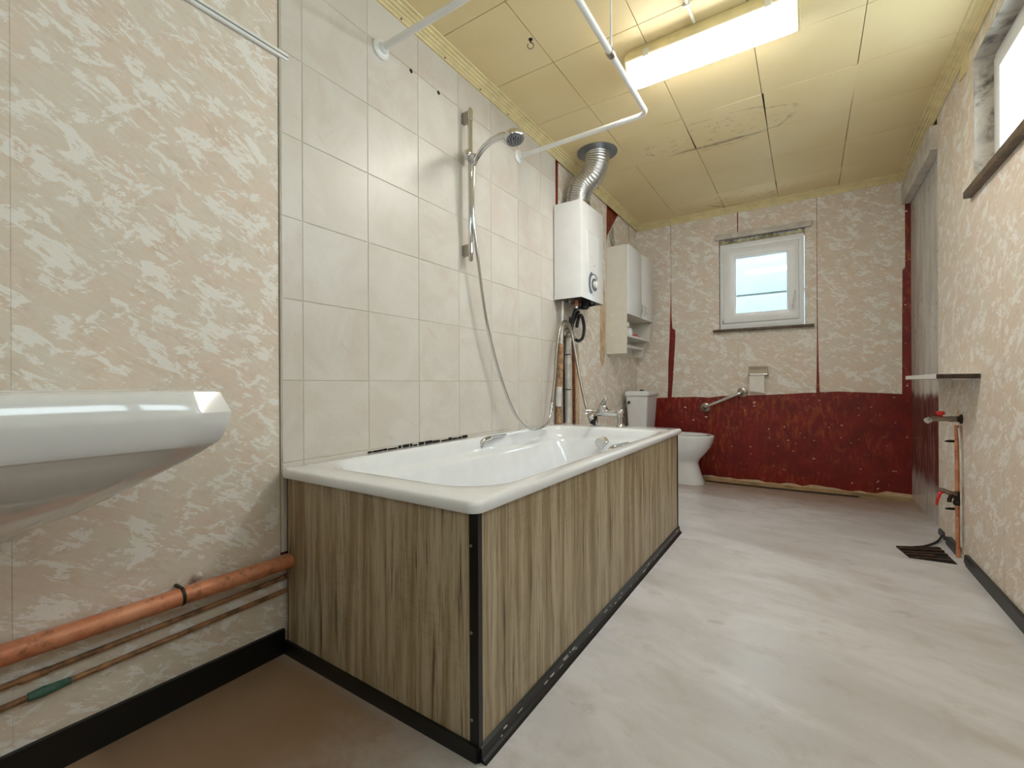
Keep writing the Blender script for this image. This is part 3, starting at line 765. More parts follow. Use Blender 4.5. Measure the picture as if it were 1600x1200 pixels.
hh = latho('head', (0.288, 1.588, 1.857), (0.22, -0.10, -1), [(0.006, 0), (0.026, 0.004), (0.038, 0.014), (0.043, 0.026), (0.043, 0.036), (0.040, 0.040)], 'chrome', hs, 28)
_ax = Vector((0.22, -0.10, -1)).normalized(); hb = Vector((0.288, 1.588, 1.857)) + _ax * 0.0405
latho('spray_face', hb, _ax, [(0.034, 0), (0.034, 0.002), (0.028, 0.003)], 'collar_metal', hh, 24)
random.seed(2)
bm = bmesh.new()
for k in range(24):
    a = k * 2.399; rr = 0.030 * math.sqrt((k + 0.5) / 24)
    c_ = hb + _ax * 0.002 + Vector((rr * math.cos(a), rr * math.sin(a), rr * math.cos(a) * 0.22))
    lathe_axis(bm, c_, _ax, [(0.0025, 0), (0.002, 0.005)], 6)
nz = link('nozzles', bm, 'black_rubber', hh); nz['kind'] = 'stuff'
adopt(hs)
ho = thing('shower_hose', 'long chrome shower hose hanging in a loop from handset to tap', 'hose', (0.12, 2.0, 0.55))
H = [(0.079, 1.588, 1.770), (0.070, 1.592, 1.572), (0.065, 1.63, 1.381), (0.06, 1.702, 1.099), (0.06, 1.80, 0.862), (0.08, 1.898, 0.665), (0.11, 1.96, 0.583), (0.125, 2.04, 0.5615), (0.115, 2.145, 0.566), (0.09, 2.25, 0.590), (0.08, 2.300, 0.658)]
def ribbed(name, pts, r, mat, parent):
    P_ = catmull(pts, 30); rr = [r * (1.0 if (i // 1) % 2 else 0.90) for i in range(len(P_))]
    return tubo(name, P_, rr, mat, parent, 10, 180)
ribbed('hose', H, 0.0078, 'chrome', ho)
latho('coupling', (0.0805, 2.295, 0.640), (-0.05, 0.32, 1), [(0.008, 0), (0.011, 0.006), (0.011, 0.026), (0.009, 0.032), (0.011, 0.036), (0.009, 0.05)], 'chrome', ho, 12)
H2 = [(0.078, 2.308, 0.680), (0.074, 2.349, 0.798), (0.070, 2.386, 0.988), (0.070, 2.421, 1.106), (0.072, 2.475, 1.178), (0.085, 2.525, 1.167), (0.10, 2.545, 1.084), (0.145, 2.530, 0.876), (0.20, 2.495, 0.701), (0.245, 2.45, 0.617), (0.275, 2.41, 0.575)]
tubo('plain_hose', catmull(H2, 10), 0.0080, 'steel_dull', ho, 10, 180)
adopt(ho)

# ================================================================== CURTAIN RAIL
cr = thing('curtain_rail', 'white tubular shower curtain rail bent round the bath below the ceiling', 'rail', (0.4, 1.6, 2.03))
def arc(c, r, a0, a1, z, n=8): return [(c[0] + r * math.cos(math.radians(a0 + (a1 - a0) * i / n)), c[1] + r * math.sin(math.radians(a0 + (a1 - a0) * i / n)), z) for i in range(n + 1)]
ZR = 2.031; RX = 0.708; RY_0, RY_1 = 1.125, 2.066
P_ = [(0.012, RY_0, ZR), (0.35, RY_0, ZR)] + arc((RX - .04, RY_0 + .04), .04, -90, 0, ZR) + [(RX, 1.6, ZR)] + arc((RX - .04, RY_1 - .04), .04, 0, 90, ZR) + [(0.3, RY_1, ZR), (0.012, RY_1, ZR)]
tubo('tube', P_, 0.0118, 'white_plastic', cr, 14)
for y in (RY_0, RY_1): latho('wall_flange', (0.0082, y, ZR), (1, 0, 0), [(0.036, 0), (0.036, 0.006), (0.030, 0.012), (0.020, 0.014), (0.017, 0.022), (0.015, 0.026)], 'white_plastic', cr)
latho('ceiling_hanger', (RX + .002, 1.612, ZR + .012), (0, 0, 1), [(0.0042, 0), (0.0042, ZC - ZR - .014)], 'white_plastic', cr, 10)
latho('clamp', (RX, 1.597, ZR), (0, 1, 0), [(0.0145, 0), (0.0155, 0.004), (0.0155, 0.026), (0.0145, 0.030)], 'steel_dull', cr, 16)
adopt(cr)
tr = bxo('wall_track', (0.0008, -0.60, 1.775), (0.012, 0.772, 1.797), 'white_plastic', None, 0.003)
tag(tr, 'thin white plastic track running level along the papered wall to the tiles', 'track')
# grooved face
g_ = bxo('groove', (0.012, -0.60, 1.783), (0.0128, 0.770, 1.787), 'collar_metal', tr)
hk = thing('ceiling_hook', 'small metal screw eye hanging from a ceiling board joint', 'hook', (0.354, 1.625, ZC))
latho('hook_shank', (0.354, 1.625, ZC - .0005), (0, 0, -1), [(0.009, 0), (0.009, 0.002), (0.0028, 0.003), (0.0028, 0.016)], 'dark_metal', hk, 10)
tubo('eye', [(0.354 + 0.011 * math.sin(math.radians(a)), 1.625 + 0.006 * math.sin(math.radians(a)), ZC - .028 + 0.013 * math.cos(math.radians(a))) for a in range(-10, 330, 20)], 0.0024, 'steel_dull', hk, 8)
adopt(hk)

# ================================================================== CEILING LAMP
la = thing('ceiling_light', 'lit fluorescent batten light with ribbed clear cover on the ceiling', 'light', (0.97, 1.985, ZC))
LX0, LX1, LY0, LY1 = 0.655, 1.300, 1.905, 2.075
bm = bmesh.new()
loft(bm, [[(LX0 + .02, LY0 + .012, ZC - .0005), (LX1 - .02, LY0 + .012, ZC - .0005), (LX1 - .02, LY1 - .012, ZC - .0005), (LX0 + .02, LY1 - .012, ZC - .0005)],
          [(LX0, LY0, ZC - .034), (LX1, LY0, ZC - .034), (LX1, LY1, ZC - .034), (LX0, LY1, ZC - .034)],
          [(LX0, LY0, ZC - .050), (LX1, LY0, ZC - .050), (LX1, LY1, ZC - .050), (LX0, LY1, ZC - .050)]])
bevel(bm, 0.004, 2)
link('housing', bm, 'paint_cream', la, smooth=40)
# cover: trapezoid trough with fluted underside
sec = [(LY0 + .006, -.0505), (LY0 + .010, -.070), (LY0 + .024, -.094)]
for k in range(13):
    y = LY0 + .030 + (LY1 - LY0 - .060) * k / 12; sec.append((y, -.098 - (.0025 if k % 2 else 0)))
sec += [(LY1 - .024, -.094), (LY1 - .010, -.070), (LY1 - .006, -.0505)]
bm = bmesh.new(); slab(bm, [(y, ZC + z) for y, z in sec], 'X', LX0 + .008, LX1 - .008)
link('cover', bm, 'lamp_diffuser', la)
for x in (LX0 + .0005, LX1 - .0075):
    slabo('end_cap', [(y, ZC + z) for y, z in ((LY0 + .004, -.0505), (LY0 + .008, -.072), (LY0 + .022, -.097), (LY1 - .022, -.097), (LY1 - .008, -.072), (LY1 - .004, -.0505))], 'X', x, x + .007, 'paint_cream', la)
for x in (0.74, 1.19):
    bxo('clip', (x, LY0 - .005, ZC - .062), (x + .024, LY0 - .0005, ZC - .030), 'cream_lacquer', la, 0.002)
    bxo('clip', (x, LY1 + .0005, ZC - .062), (x + .024, LY1 + .005, ZC - .030), 'cream_lacquer', la, 0.002)
adopt(la)
cd = thing('lamp_cable', 'thin cream cable conduit clipped along the ceiling to the light', 'cable', (0.943, 1.6, ZC))
tubo('conduit', [(0.930, -0.5, ZC - .0065), (0.938, 1.6, ZC - .0065), (0.945, 1.903, ZC - .0065)], 0.006, 'cream_lacquer', cd, 10)
for y in (0.9, 1.30, 1.79): bxo('cable_clip', (0.925, y, ZC - .014), (0.953, y + .014, ZC - .0005), 'cream_lacquer', cd, 0.002)
adopt(cd)

# ================================================================== WATER HEATER
wh = thing('water_heater', 'white wall-hung gas water heater with a dial on its front', 'water heater', (0.1, 2.64, 1.32))
HX, HY0, HY1, HZ0, HZ1 = 0.196, 2.468, 2.818, 1.316, 1.902
bm = bmesh.new(); box(bm, (0.012, HY0, HZ0), (HX, HY1, HZ1))
# open underside
for f in list(bm.faces):
    if f.calc_center_median().z < HZ0 + 1e-4: bm.faces.remove(f)
bmesh.ops.bevel(bm, geom=[e for e in bm.edges if not e.is_boundary], offset=0.006, segments=2, affect='EDGES', profile=0.5)
link('casing', bm, 'white_lacquer', wh, smooth=40)
# raised shield on the front: tapering to a rounded tip
def shield(sc_, n=18):
    cy, zt, zb = 2.643, 1.745, 1.345
    L_ = []
    for i in range(n + 1):
        t = i / n; w = 0.080 * math.sqrt(max(0, 1 - (1 - t) ** 2.2)) ** 1.5 + 0.012 * t
        L_.append((cy - w * sc_, zb + (zt - zb) * t * sc_ + (1 - sc_) * 0.06))
    return L_ + [(2 * cy - y, z) for (y, z) in reversed(L_[1:])]
bm = bmesh.new(); s1 = shield(1.0); s2 = shield(0.95)
A = [(HX - .001, y, z) for y, z in s1]; B = [(HX + .005, y, z) for y, z in s2]
loft(bm, [A, B]); link('front_shield', bm, 'white_lacquer', wh, smooth=30)
bm = bmesh.new(); cres = []
for i in range(13): cres.append((2.643 - 0.075 * math.sin(math.radians(25 + 130 * i / 12)) * 0.95, 1.345 + 0.012 + 0.135 * (1 - math.cos(math.radians(180 * i / 12))) / 2))
cres2 = [(2.643 - 0.052 * math.sin(math.radians(20 + 140 * i / 12)), 1.372 + 0.10 * (1 - math.cos(math.radians(180 * i / 12))) / 2) for i in range(12, -1, -1)]
slab(bm, cres + cres2, 'X', HX + .005, HX + .0065); link('grey_crescent', bm, 'collar_metal', wh)
dd = latho('dial_ring', (HX + .0045, 2.650, 1.418), (1, 0, 0), [(0.040, 0), (0.040, 0.004), (0.032, 0.006), (0.030, 0.003)], 'collar_metal', wh, 28)
latho('dial', (HX + .007, 2.652, 1.418), (1, 0, 0), [(0.024, 0), (0.023, 0.014), (0.018, 0.018)], 'white_plastic', wh, 24)
bm = bmesh.new(); tube(bm, catmull([(HX + .0062, 2.61, 1.47), (HX + .0062, 2.640, 1.483), (HX + .0062, 2.675, 1.476), (HX + .0062, 2.69, 1.455)], 5), 0.003, 6); link('dial_scale', bm, 'steel_dull', wh)
latho('sight_hole', (HX + .0055, 2.650, 1.535), (1, 0, 0), [(0.004, 0), (0.004, 0.001)], 'black_hole', wh, 10)
bxo('base_tray', (0.014, HY0 + .006, HZ0 + .008), (HX - .004, HY1 - .006, HZ0 + .030), 'black_strip', wh)
bxo('wall_bracket', (0.0015, HY0 + .01, HZ0 + .03), (0.012, HY1 - .01, HZ1 - .03), 'dark_metal', wh)
for (x, y, r_, h_, mt) in ((0.10, 2.60, .012, .035, 'copper'), (0.07, 2.70, .012, .045, 'steel_dull'), (0.12, 2.68, .022, .05, 'black_rubber'), (0.09, 2.53, .009, .03, 'steel_dull'), (0.13, 2.74, .009, .026, 'dark_metal')):
    latho('pipe_stub', (x, y, HZ0 + .010), (0, 0, -1), [(r_, 0), (r_, h_ * .6), (r_ * 1.3, h_ * .62), (r_ * 1.3, h_ * .9), (r_ * .8, h_)], mt, wh, 14)
tubo('gas_feed', catmull([(0.12, 2.66, HZ0 - .005), (0.14, 2.72, HZ0 - .012), (0.15, 2.78, HZ0 + .002)], 6), 0.006, 'black_rubber', wh, 8)
adopt(wh)
# flue
fl_ = thing('flue_pipe', 'corrugated aluminium flue pipe bending from heater up to a round ceiling collar', 'pipe', (0.1, 2.64, HZ1))
c0 = [(0.105, 2.625, HZ1 + .0008), (0.105, 2.625, HZ1 + .07), (0.125, 2.630, HZ1 + .14), (0.19, 2.640, HZ1 + .20), (0.222, 2.645, HZ1 + .27), (0.225, 2.648, ZC - .003)]
P_ = catmull(c0, 22); rr = [0.075 * (1.0, 0.965, 0.93, 0.965)[i % 4] for i in range(len(P_))]
tubo('flexible_duct', P_, rr, 'aluminium_duct', fl_, 28, 180)
latho('lower_sleeve', (0.105, 2.625, HZ1 + .0008), (0, 0, 1), [(0.077, 0), (0.078, 0.02), (0.077, 0.035)], 'steel_dull', fl_, 28)
bm = bmesh.new()
lathe_axis(bm, (0.225, 2.648, ZC - .0008), (0, 0, -1), [(0.124, 0), (0.124, 0.004), (0.090, 0.010), (0.078, 0.012)], 36)
link('ceiling_collar', bm, 'collar_metal', fl_, smooth=40)
adopt(fl_)

# ---- pipes on the wall under the heater
lg = thing('lagged_pipe', 'pipe wrapped in brown lagging with a white band beside the tiles', 'pipe', (0.045, 2.5, 0.56))
lgp = [(0.0365, 2.474, BZ + .001), (0.038, 2.486, 0.78), (0.048, 2.490, 1.045)]
tubo('lagging_wrap', lgp, 0.0185, 'lagging', lg, 14)
tubo('white_band', [(0.0364, 2.4755, 0.66), (0.0376, 2.483, 0.78)], 0.0195, 'white_pipe', lg, 14)
tubo('inner_pipe', [(0.048, 2.490, 1.0), (0.052, 2.510, 1.312)], 0.0085, 'white_pipe', lg, 10)
adopt(lg)
for nm, lab, pts, r_, mt in (
    ('white_pipe', 'thick white painted riser pipe under the heater', [(0.055, 2.575, BZ + .001), (0.055, 2.572, 0.70), (0.058, 2.575, 1.06), (0.062, 2.58, 1.10)], 0.017, 'white_pipe'),
    ('copper_riser', 'brown copper riser pipe on the right of the white pipe', [(0.062, 2.640, 0.30), (0.062, 2.640, 0.9), (0.060, 2.63, 1.10)], 0.010, 'copper_dark'),
    ('steel_pipe', 'thin dark steel pipe between lagged and white pipes', [(0.046, 2.533, BZ + .001), (0.046, 2.533, 0.95), (0.05, 2.54, 1.11)], 0.007, 'dark_metal')):
    t_ = thing(nm, lab, 'pipe', (pts[0][0], pts[0][1], 0.3), 'riser pipes under the heater')
    tubo('pipe', pts, r_, mt, t_, 14)
    e = Vector(pts[-1]); latho('union_nut', e - Vector((0, 0, .012)), (0, 0, 1), [(r_ * 1.25, 0), (r_ * 1.4, .006), (r_ * 1.4, .026), (r_, .032), (r_ * .6, .05)], 'steel_dull', t_, 8)
    for z in (0.76, 0.98):
        if nm == 'white_pipe': latho('pipe_clip', Vector(pts[1]) * 1 + Vector((0, 0, z - pts[1][2])), (0, 0, 1), [(r_ * 1.12, 0), (r_ * 1.12, .006)], 'dark_metal', t_, 16); bxo('clip_foot', (0.0005, 2.586, z), (0.05, 2.592, z + .005), 'dark_metal', t_)
    adopt(t_)
gv = thing('gas_valve', 'small steel stop valve on the wall above the risers', 'valve', (0.05, 2.58, 1.13))
tubo('valve_body', [(0.056, 2.535, 1.155), (0.056, 2.56, 1.15), (0.056, 2.59, 1.155)], [.010, .014, .010], 'steel_dull', gv, 12)
tubo('valve_lever', [(0.07, 2.56, 1.16), (0.085, 2.54, 1.205), (0.088, 2.53, 1.21)], 0.005, 'dark_metal', gv, 8)
adopt(gv)
bh = thing('black_flex_hose', 'short straight black flexible hose from heater to valve', 'hose', (0.1, 2.6, 1.2))
tubo('flex', catmull([(0.10, 2.600, 1.278), (0.085, 2.585, 1.22), (0.070, 2.585, 1.175)], 6), 0.0105, 'black_rubber', bh, 12)
latho('ferrule', (0.10, 2.600, 1.274), (0, 0, 1), [(0.0125, 0), (0.0125, 0.012)], 'chrome', bh, 12)
adopt(bh)
bl = thing('black_hose_loop', 'black rubber hose hanging in a round loop below the heater', 'hose', (0.08, 2.7, 1.08))
tubo('loop', catmull([(0.07, 2.70, 1.268), (0.065, 2.66, 1.225), (0.06, 2.620, 1.165), (0.06, 2.615, 1.12)], 6), 0.0105, 'black_rubber', bl, 12)
tubo('loop', catmull([(0.075, 2.66, 1.165), (0.075, 2.695, 1.232), (0.072, 2.745, 1.245), (0.070, 2.785, 1.175), (0.068, 2.765, 1.105), (0.064, 2.71, 1.080), (0.060, 2.66, 1.088)], 7), 0.0105, 'black_rubber', bl, 12)
latho('hose_fitting', (0.060, 2.615, 1.085), (0, 0, 1), [(0.010, 0), (0.013, 0.006), (0.013, 0.035), (0.011, 0.045)], 'chrome', bl, 8)
latho('hose_fitting', (0.058, 2.630, 1.095), (0, 1, 0), [(0.010, 0), (0.014, 0.006), (0.014, 0.028), (0.011, 0.036)], 'chrome', bl, 8)
adopt(bl)

# ================================================================== WALL CABINET
cb = thing('wall_cabinet', 'white two-door wall cabinet with open shelf and towel rod', 'cabinet', (0.08, 3.68, 1.03))
CX, CY0, CY1, CZ0, CZ1 = 0.162, 3.365, 4.015, 1.030, 1.865
t_ = 0.016
bxo('side_panel', (0.0012, CY0, CZ0), (CX, CY0 + t_, CZ1), 'cream_lacquer', cb, 0.001, 1)
slabo('side_panel', [(0.0012, CZ0), (0.085, CZ0), (0.12, 1.16), (CX - .01, 1.19), (CX, 1.335), (CX, CZ1), (0.0012, CZ1)], 'Y', CY1 - t_, CY1, 'cream_lacquer', cb)
bxo('top_panel', (0.0012, CY0 + t_ + .0005, CZ1 - t_), (CX, CY1 - t_ - .0005, CZ1), 'cream_lacquer', cb)
bxo('divider_panel', (0.005, CY0 + t_ + .0005, 1.335), (CX, CY1 - t_ - .0005, 1.335 + t_), 'cream_lacquer', cb)
shf = bxo('shelf', (0.005, CY0 + t_ + .0005, 1.165), (CX - .012, CY1 - t_ - .0005, 1.165 + t_), 'white_lacquer', cb)
bxo('back_panel', (0.0012, CY0 + t_ + .0005, CZ0), (0.0048, CY1 - t_ - .0005, CZ1 - t_ - .0005), 'cream_lacquer', cb)
for (a, b, hy, s) in ((CY0 + .001, 3.6895, 3.655, -1), (3.6915, CY1 - .001, 3.728, 1)):
    d_ = bxo('door', (CX + .001, a, 1.332), (CX + .018, b, CZ1 - .001), 'white_lacquer', cb, 0.002)
    tubo('handle', catmull([(CX + .017, hy, 1.445), (CX + .034, hy + s * .012, 1.432), (CX + .038, hy + s * .022, 1.405), (CX + .034, hy + s * .012, 1.378), (CX + .017, hy, 1.365)], 5), 0.005, 'chrome', d_, 8)
tubo('towel_rod', [(0.085, CY0 + t_, 1.105), (0.085, CY1 - t_, 1.105)], 0.013, 'white_plastic', cb, 14)
for (x, z) in ((0.045, 1.335), (0.13, 1.345), (0.045, 1.175), (0.13, 1.178)): latho('screw_cap', (x, CY0 - .0002, z), (0, -1, 0), [(0.006, 0), (0.005, 0.002)], 'white_plastic', cb, 10)
adopt(cb)
ZS = 1.165 + t_
jr = thing('jar', 'white plastic jar with wide lid, taller of two on the cabinet shelf', 'jar', (0.11, 3.45, ZS))
latho('jar_body', (0.112, 3.47, ZS + .0005), (0, 0, 1), [(0.030, 0), (0.032, 0.02), (0.027, 0.05), (0.020, 0.058)], 'white_plastic', jr, 20)
latho('lid', (0.112, 3.47, ZS + .059), (0, 0, 1), [(0.022, 0), (0.032, 0.010), (0.034, 0.036), (0.030, 0.04)], 'white_plastic', jr, 20)
adopt(jr)
j2 = thing('jar', 'squat white jar with rounded cap, nearer the shelf front', 'jar', (0.12, 3.55, ZS))
latho('jar_body', (0.120, 3.545, ZS + .0005), (0, 0, 1), [(0.022, 0), (0.026, 0.006), (0.026, 0.036), (0.022, 0.04)], 'white_plastic', j2, 20)
latho('lid', (0.120, 3.545, ZS + .041), (0, 0, 1), [(0.024, 0), (0.024, 0.012), (0.015, 0.022), (0.004, 0.024)], 'white_plastic', j2, 20)
adopt(j2)
pk = thing('soap_dish', 'small pinkish red dish lying on the cabinet shelf', 'dish', (0.11, 3.68, ZS))
bm = bmesh.new(); lathe_axis(bm, (0.110, 3.68, ZS + .0005), (0, 0, 1), [(0.028, 0), (0.036, 0.018), (0.038, 0.02), (0.034, 0.018), (0.026, 0.006)], 20)
link('bowl', bm, 'pink_plastic', pk, smooth=40)
tubo('dish_lip', [(0.135, 3.74, ZS + .007), (0.12, 3.80, ZS + .008), (0.10, 3.85, ZS + .007)], [.006, .007, .005], 'pink_plastic', pk, 8)
adopt(pk)

# ================================================================== TOILET
to = thing('toilet', 'white ceramic close-coupled toilet without a seat beyond the bath', 'toilet', (0.4, 3.81, 0))
TY = 3.815
def ell(cx, hx, hy, z, n=40, back=1.0, sq=2.0):
    o = []
    for k in range(n):
        a = 2 * math.pi * k / n; c, s = math.cos(a), math.sin(a)
        o.append((cx + hx * (abs(c) ** (2 / sq)) * (1 if c > 0 else -1), TY + hy * (abs(s) ** (2 / sq)) * (1 if s > 0 else -1), z))
    return o
# pedestal and bowl as one continuous ceramic body
R_ = [ell(.455, .175, .115, .0005, sq=2.8), ell(.455, .177, .117, .010, sq=2.8), ell(.450, .165, .108, .05, sq=2.8), ell(.442, .153, .103, .12, sq=2.6), ell(.436, .150, .104, .165, sq=2.5),
      ell(.440, .160, .118, .195, sq=2.4), ell(.452, .192, .146, .245, sq=2.3), ell(.462, .216, .163, .295, sq=2.25), ell(.467, .229, .171, .34, sq=2.2), ell(.470, .235, .175, .378, sq=2.2), ell(.470, .233, .174, .386, sq=2.2), ell(.470, .226, .168, .390, sq=2.2),
      ell(.470, .190, .132, .390, sq=2.2), ell(.470, .182, .124, .382, sq=2.2), ell(.472, .184, .124, .345, sq=2.2), ell(.474, .150, .10, .27), ell(.47, .08, .06, .20)]
bm = bmesh.new(); loft(bm, R_); link('bowl', bm, 'ceramic', to, smooth=70)
R2 = [[(x, TY + (y - TY), z) for x, y, z in ell(.20, .15, .12, z_, sq=3.5)] for z_ in (.25, .385)]
bm = bmesh.new(); loft(bm, R2); bevel(bm, 0.006, 1); link('cistern_shelf', bm, 'ceramic', to, smooth=60)
def crect(x0, x1, y0, y1, r, z): return [(x, y, z) for x, y in rrect(x0, x1, y0, y1, r, 5)]
CXA, CXB = 0.045, 0.226
bm = bmesh.new()
loft(bm, [crect(CXA + .02, CXB - .026, 3.690, 3.950, .02, .386), crect(CXA + .012, CXB - .018, 3.684, 3.956, .022, .40), crect(CXA, CXB, 3.662, 3.975, .022, .690)])
ci = link('cistern', bm, 'ceramic', to, smooth=50)
bm = bmesh.new()
loft(bm, [crect(CXA - .004, CXB + .004, 3.658, 3.979, .022, .693), crect(CXA - .008, CXB + .010, 3.653, 3.985, .024, .699), crect(CXA - .008, CXB + .010, 3.653, 3.985, .024, .722), crect(CXA, CXB + .002, 3.661, 3.977, .03, .734), crect(CXA + .01, CXB - .008, 3.671, 3.967, .03, .737)])
ld_ = link('cistern_lid', bm, 'ceramic', to, smooth=50)
latho('flush_button', (0.135, 3.82, .7372), (0, 0, 1), [(0.019, 0), (0.019, 0.006), (0.014, 0.009)], 'dark_metal', ld_, 18)
latho('inlet_nut', (0.075, 3.6635, .642), (0, -1, 0), [(0.012, 0), (0.012, 0.012), (0.008, 0.018)], 'dark_metal', ci, 12)
tubo('supply_hose', catmull([(0.075, 3.648, .642), (0.058, 3.642, .632), (0.040, 3.638, .56), (0.030, 3.636, .40), (0.024, 3.636, .20)], 6), 0.005, 'steel_dull', ci, 8)
adopt(to)

# ================================================================== BACK WALL FITTINGS
gb = thing('grab_bar', 'sloping chrome grab bar with round flanges low on the back wall', 'bar', (0.73, YB, 0.66))
ga, gb_ = Vector((0.586, YB, 0.592)), Vector((0.872, YB, 0.722))
for g in (ga, gb_): latho('flange', g - Vector((0, .0005, 0)), (0, -1, 0), [(0.040, 0), (0.040, 0.004), (0.034, 0.008), (0.016, 0.010), (0.014, 0.018)], 'steel_dull', gb, 24)
o_ = Vector((0, -0.06, 0))
tubo('bar', catmull([ga + Vector((0, -.01, 0)), ga + Vector((.003, -.045, .002)), ga + Vector((.03, -.062, .014)), (ga + gb_) / 2 + o_, gb_ + Vector((-.03, -.062, -.014)), gb_ + Vector((-.003, -.045, -.002)), gb_ + Vector((0, -.01, 0))], 6), 0.0125, 'chrome', gb, 14)
adopt(gb)
ph = thing('paper_holder', 'chrome toilet paper holder on the back wall below the window', 'holder', (0.99, YB, 0.88))
slabo('hood', [(YB - .0005, .932), (YB - .0005, .885), (YB - .03, .876), (YB - .045, .868), (YB - .048, .880), (YB - .035, .905), (YB - .012, .930)], 'X', 0.920, 1.056, 'satin_metal', ph)
tubo('roller', [(0.916, YB - .042, .866), (1.060, YB - .042, .866)], 0.008, 'chrome', ph, 12)
for x in (0.916, 1.052): bxo('bracket_arm', (x, YB - .05, .852), (x + .008, YB - .0005, .876), 'steel_dull', ph, 0.002)
adopt(ph)
pr = thing('toilet_paper', 'hanging sheet of white toilet paper on the chrome holder', 'paper', (0.98, YB - .04, 0.73))
bm = bmesh.new(); n_ = 8
for side in (0, 1): pass
slab(bm, [(0.926, .731), (0.955, .729), (0.99, .724), (1.031, .716), (1.032, .855), (0.926, .855)], 'Y', YB - .053, YB - .0515)
link('sheet', bm, 'paper', pr)
tubo('roll_core', [(0.928, YB - .042, .866), (1.030, YB - .042, .866)], 0.0108, 'paper', pr, 14)
adopt(pr)

# ================================================================== RIGHT WALL FITTINGS
sh = thing('wall_shelf', 'narrow white shelf board with dark raw end on the right wall', 'shelf', (1.83, 2.9, 0.82))
bxo('board', (1.766, 2.552, 0.812), (XR - .0005, 3.246, 0.832), 'white_lacquer', sh, 0.001, 1)
bxo('raw_end', (1.767, 2.5445, 0.8125), (XR - .001, 2.5515, 0.8315), 'dark_wood', sh)
for y in (2.66, 2.95): 
    bxo('bracket', (XR - .010, y, 0.770), (XR - .0005, y + .012, 0.8115), 'cream_lacquer', sh); bxo('bracket_arm', (XR - .06, y, 0.806), (XR - .0105, y + .012, 0.8115), 'cream_lacquer', sh)
adopt(sh)
cp = thing('supply_pipe', 'bare copper supply pipe rising up the right wall between two valves', 'pipe', (1.885, 2.83, 0))
tubo('pipe', [(1.886, 2.826, 0.0005), (1.886, 2.836, 0.28), (1.886, 2.838, 0.60)], 0.0075, 'copper', cp, 12)
tubo('pipe_bend', [(1.888, 2.812, 0.59), (1.888, 2.79, 0.52), (1.889, 2.784, 0.40), (1.890, 2.79, 0.06)], 0.0035, 'white_pipe', cp, 8)
adopt(cp)
va = thing('wall_tap', 'small chrome appliance tap with red knob under the shelf', 'tap', (1.86, 2.82, 0.63))
latho('wall_rose', (XR - .0005, 2.815, .630), (-1, 0, 0), [(0.022, 0), (0.020, 0.006), (0.013, 0.010), (0.013, 0.028)], 'dark_metal', va, 14)
tubo('tap_body', [(XR - .02, 2.815, .630), (1.862, 2.805, .630), (1.845, 2.795, .631), (1.80, 2.775, .631), (1.782, 2.765, .626)], [.013, .014, .011, .012, .010], 'steel_dull', va, 12)
latho('red_knob', (1.822, 2.786, .640), (0, 0, 1), [(0.008, 0), (0.008, 0.008), (0.016, 0.010), (0.016, 0.022), (0.010, 0.026)], 'red_plastic', va, 12)
tubo('outlet', [(1.782, 2.765, .628), (1.770, 2.757, .621)], [.013, .013], 'chrome', va, 12)
latho('stain_plate', (XR - .0004, 2.875, .64), (-1, 0, 0), [(0.03, 0), (0.03, 0.0005)], 'bare_plaster', va, 6)
adopt(va)
v2 = thing('stop_valve', 'corroded stop valve with a red lever low on the copper pipe', 'valve', (1.87, 2.84, 0.29))
latho('valve_body', (1.886, 2.834, .235), (0, 0, 1), [(0.011, 0), (0.015, 0.006), (0.015, 0.018), (0.012, 0.022), (0.014, 0.04), (0.014, 0.058), (0.010, 0.064)], 'dark_metal', v2, 10)
tubo('branch', [(1.886, 2.834, .285), (1.86, 2.822, .290), (1.835, 2.812, .302), (1.815, 2.805, .308)], [.012, .011, .010, .007], 'steel_dull', v2, 10)
tubo('red_lever', [(1.838, 2.812, .296), (1.822, 2.800, .290), (1.812, 2.792, .262), (1.808, 2.790, .235)], [.006, .007, .006, .004], 'red_plastic', v2, 8)
tubo('drain_spout', [(1.866, 2.822, .285), (1.856, 2.815, .262), (1.856, 2.812, .25)], 0.008, 'dark_metal', v2, 8)
adopt(v2)
for z, lab in ((0.525, 'upper short metal peg sticking out of the right wall beside the copper pipe'), (0.213, 'lower short metal peg sticking out of the wall below the stop valve')):
    pg = tubo('wall_peg', [(XR - .0005, 2.86, z), (1.862, 2.85, z), (1.848, 2.845, z - .001)], [.006, .006, .003], 'dark_metal', None, 8)
    tag(pg, lab, 'peg', 'pegs by the copper pipe')

# ---- floor drain, cable, loose sealing strip
dn = thing('floor_drain', 'dark broken slatted drain cover in the floor by the right wall', 'drain', (1.77, 2.8, 0))
slabo('drain_well', [(1.672, 2.842), (1.700, 2.700), (1.862, 2.712), (1.846, 2.934)], 'Z', 0.0004, 0.002, 'black_hole', dn)
for k, (a, b) in enumerate((((1.676, 2.836), (1.842, 2.925)), ((1.680, 2.808), (1.846, 2.880)), ((1.688, 2.770), (1.850, 2.835)), ((1.696, 2.735), (1.80, 2.772)), ((1.712, 2.708), (1.852, 2.745)))):
    a = Vector((*a, 0)); b = Vector((*b, 0)); d = (b - a).normalized(); n = Vector((-d.y, d.x, 0)) * 0.009
    slabo('slat', [(p.x, p.y) for p in (a - n, b - n, b + n, a + n)], 'Z', 0.0022, 0.0022 + 0.005 + 0.002 * (k % 2), 'dark_wood', dn)
adopt(dn)
ca = tubo('floor_cable', catmull([(1.744, 2.875, .0052), (1.79, 2.92, .0052), (1.85, 3.02, .008), (1.884, 3.10, .022)], 8), 0.005, 'black_rubber', None, 8)
tag(ca, 'short black cable lying on the floor beside the drain', 'cable')
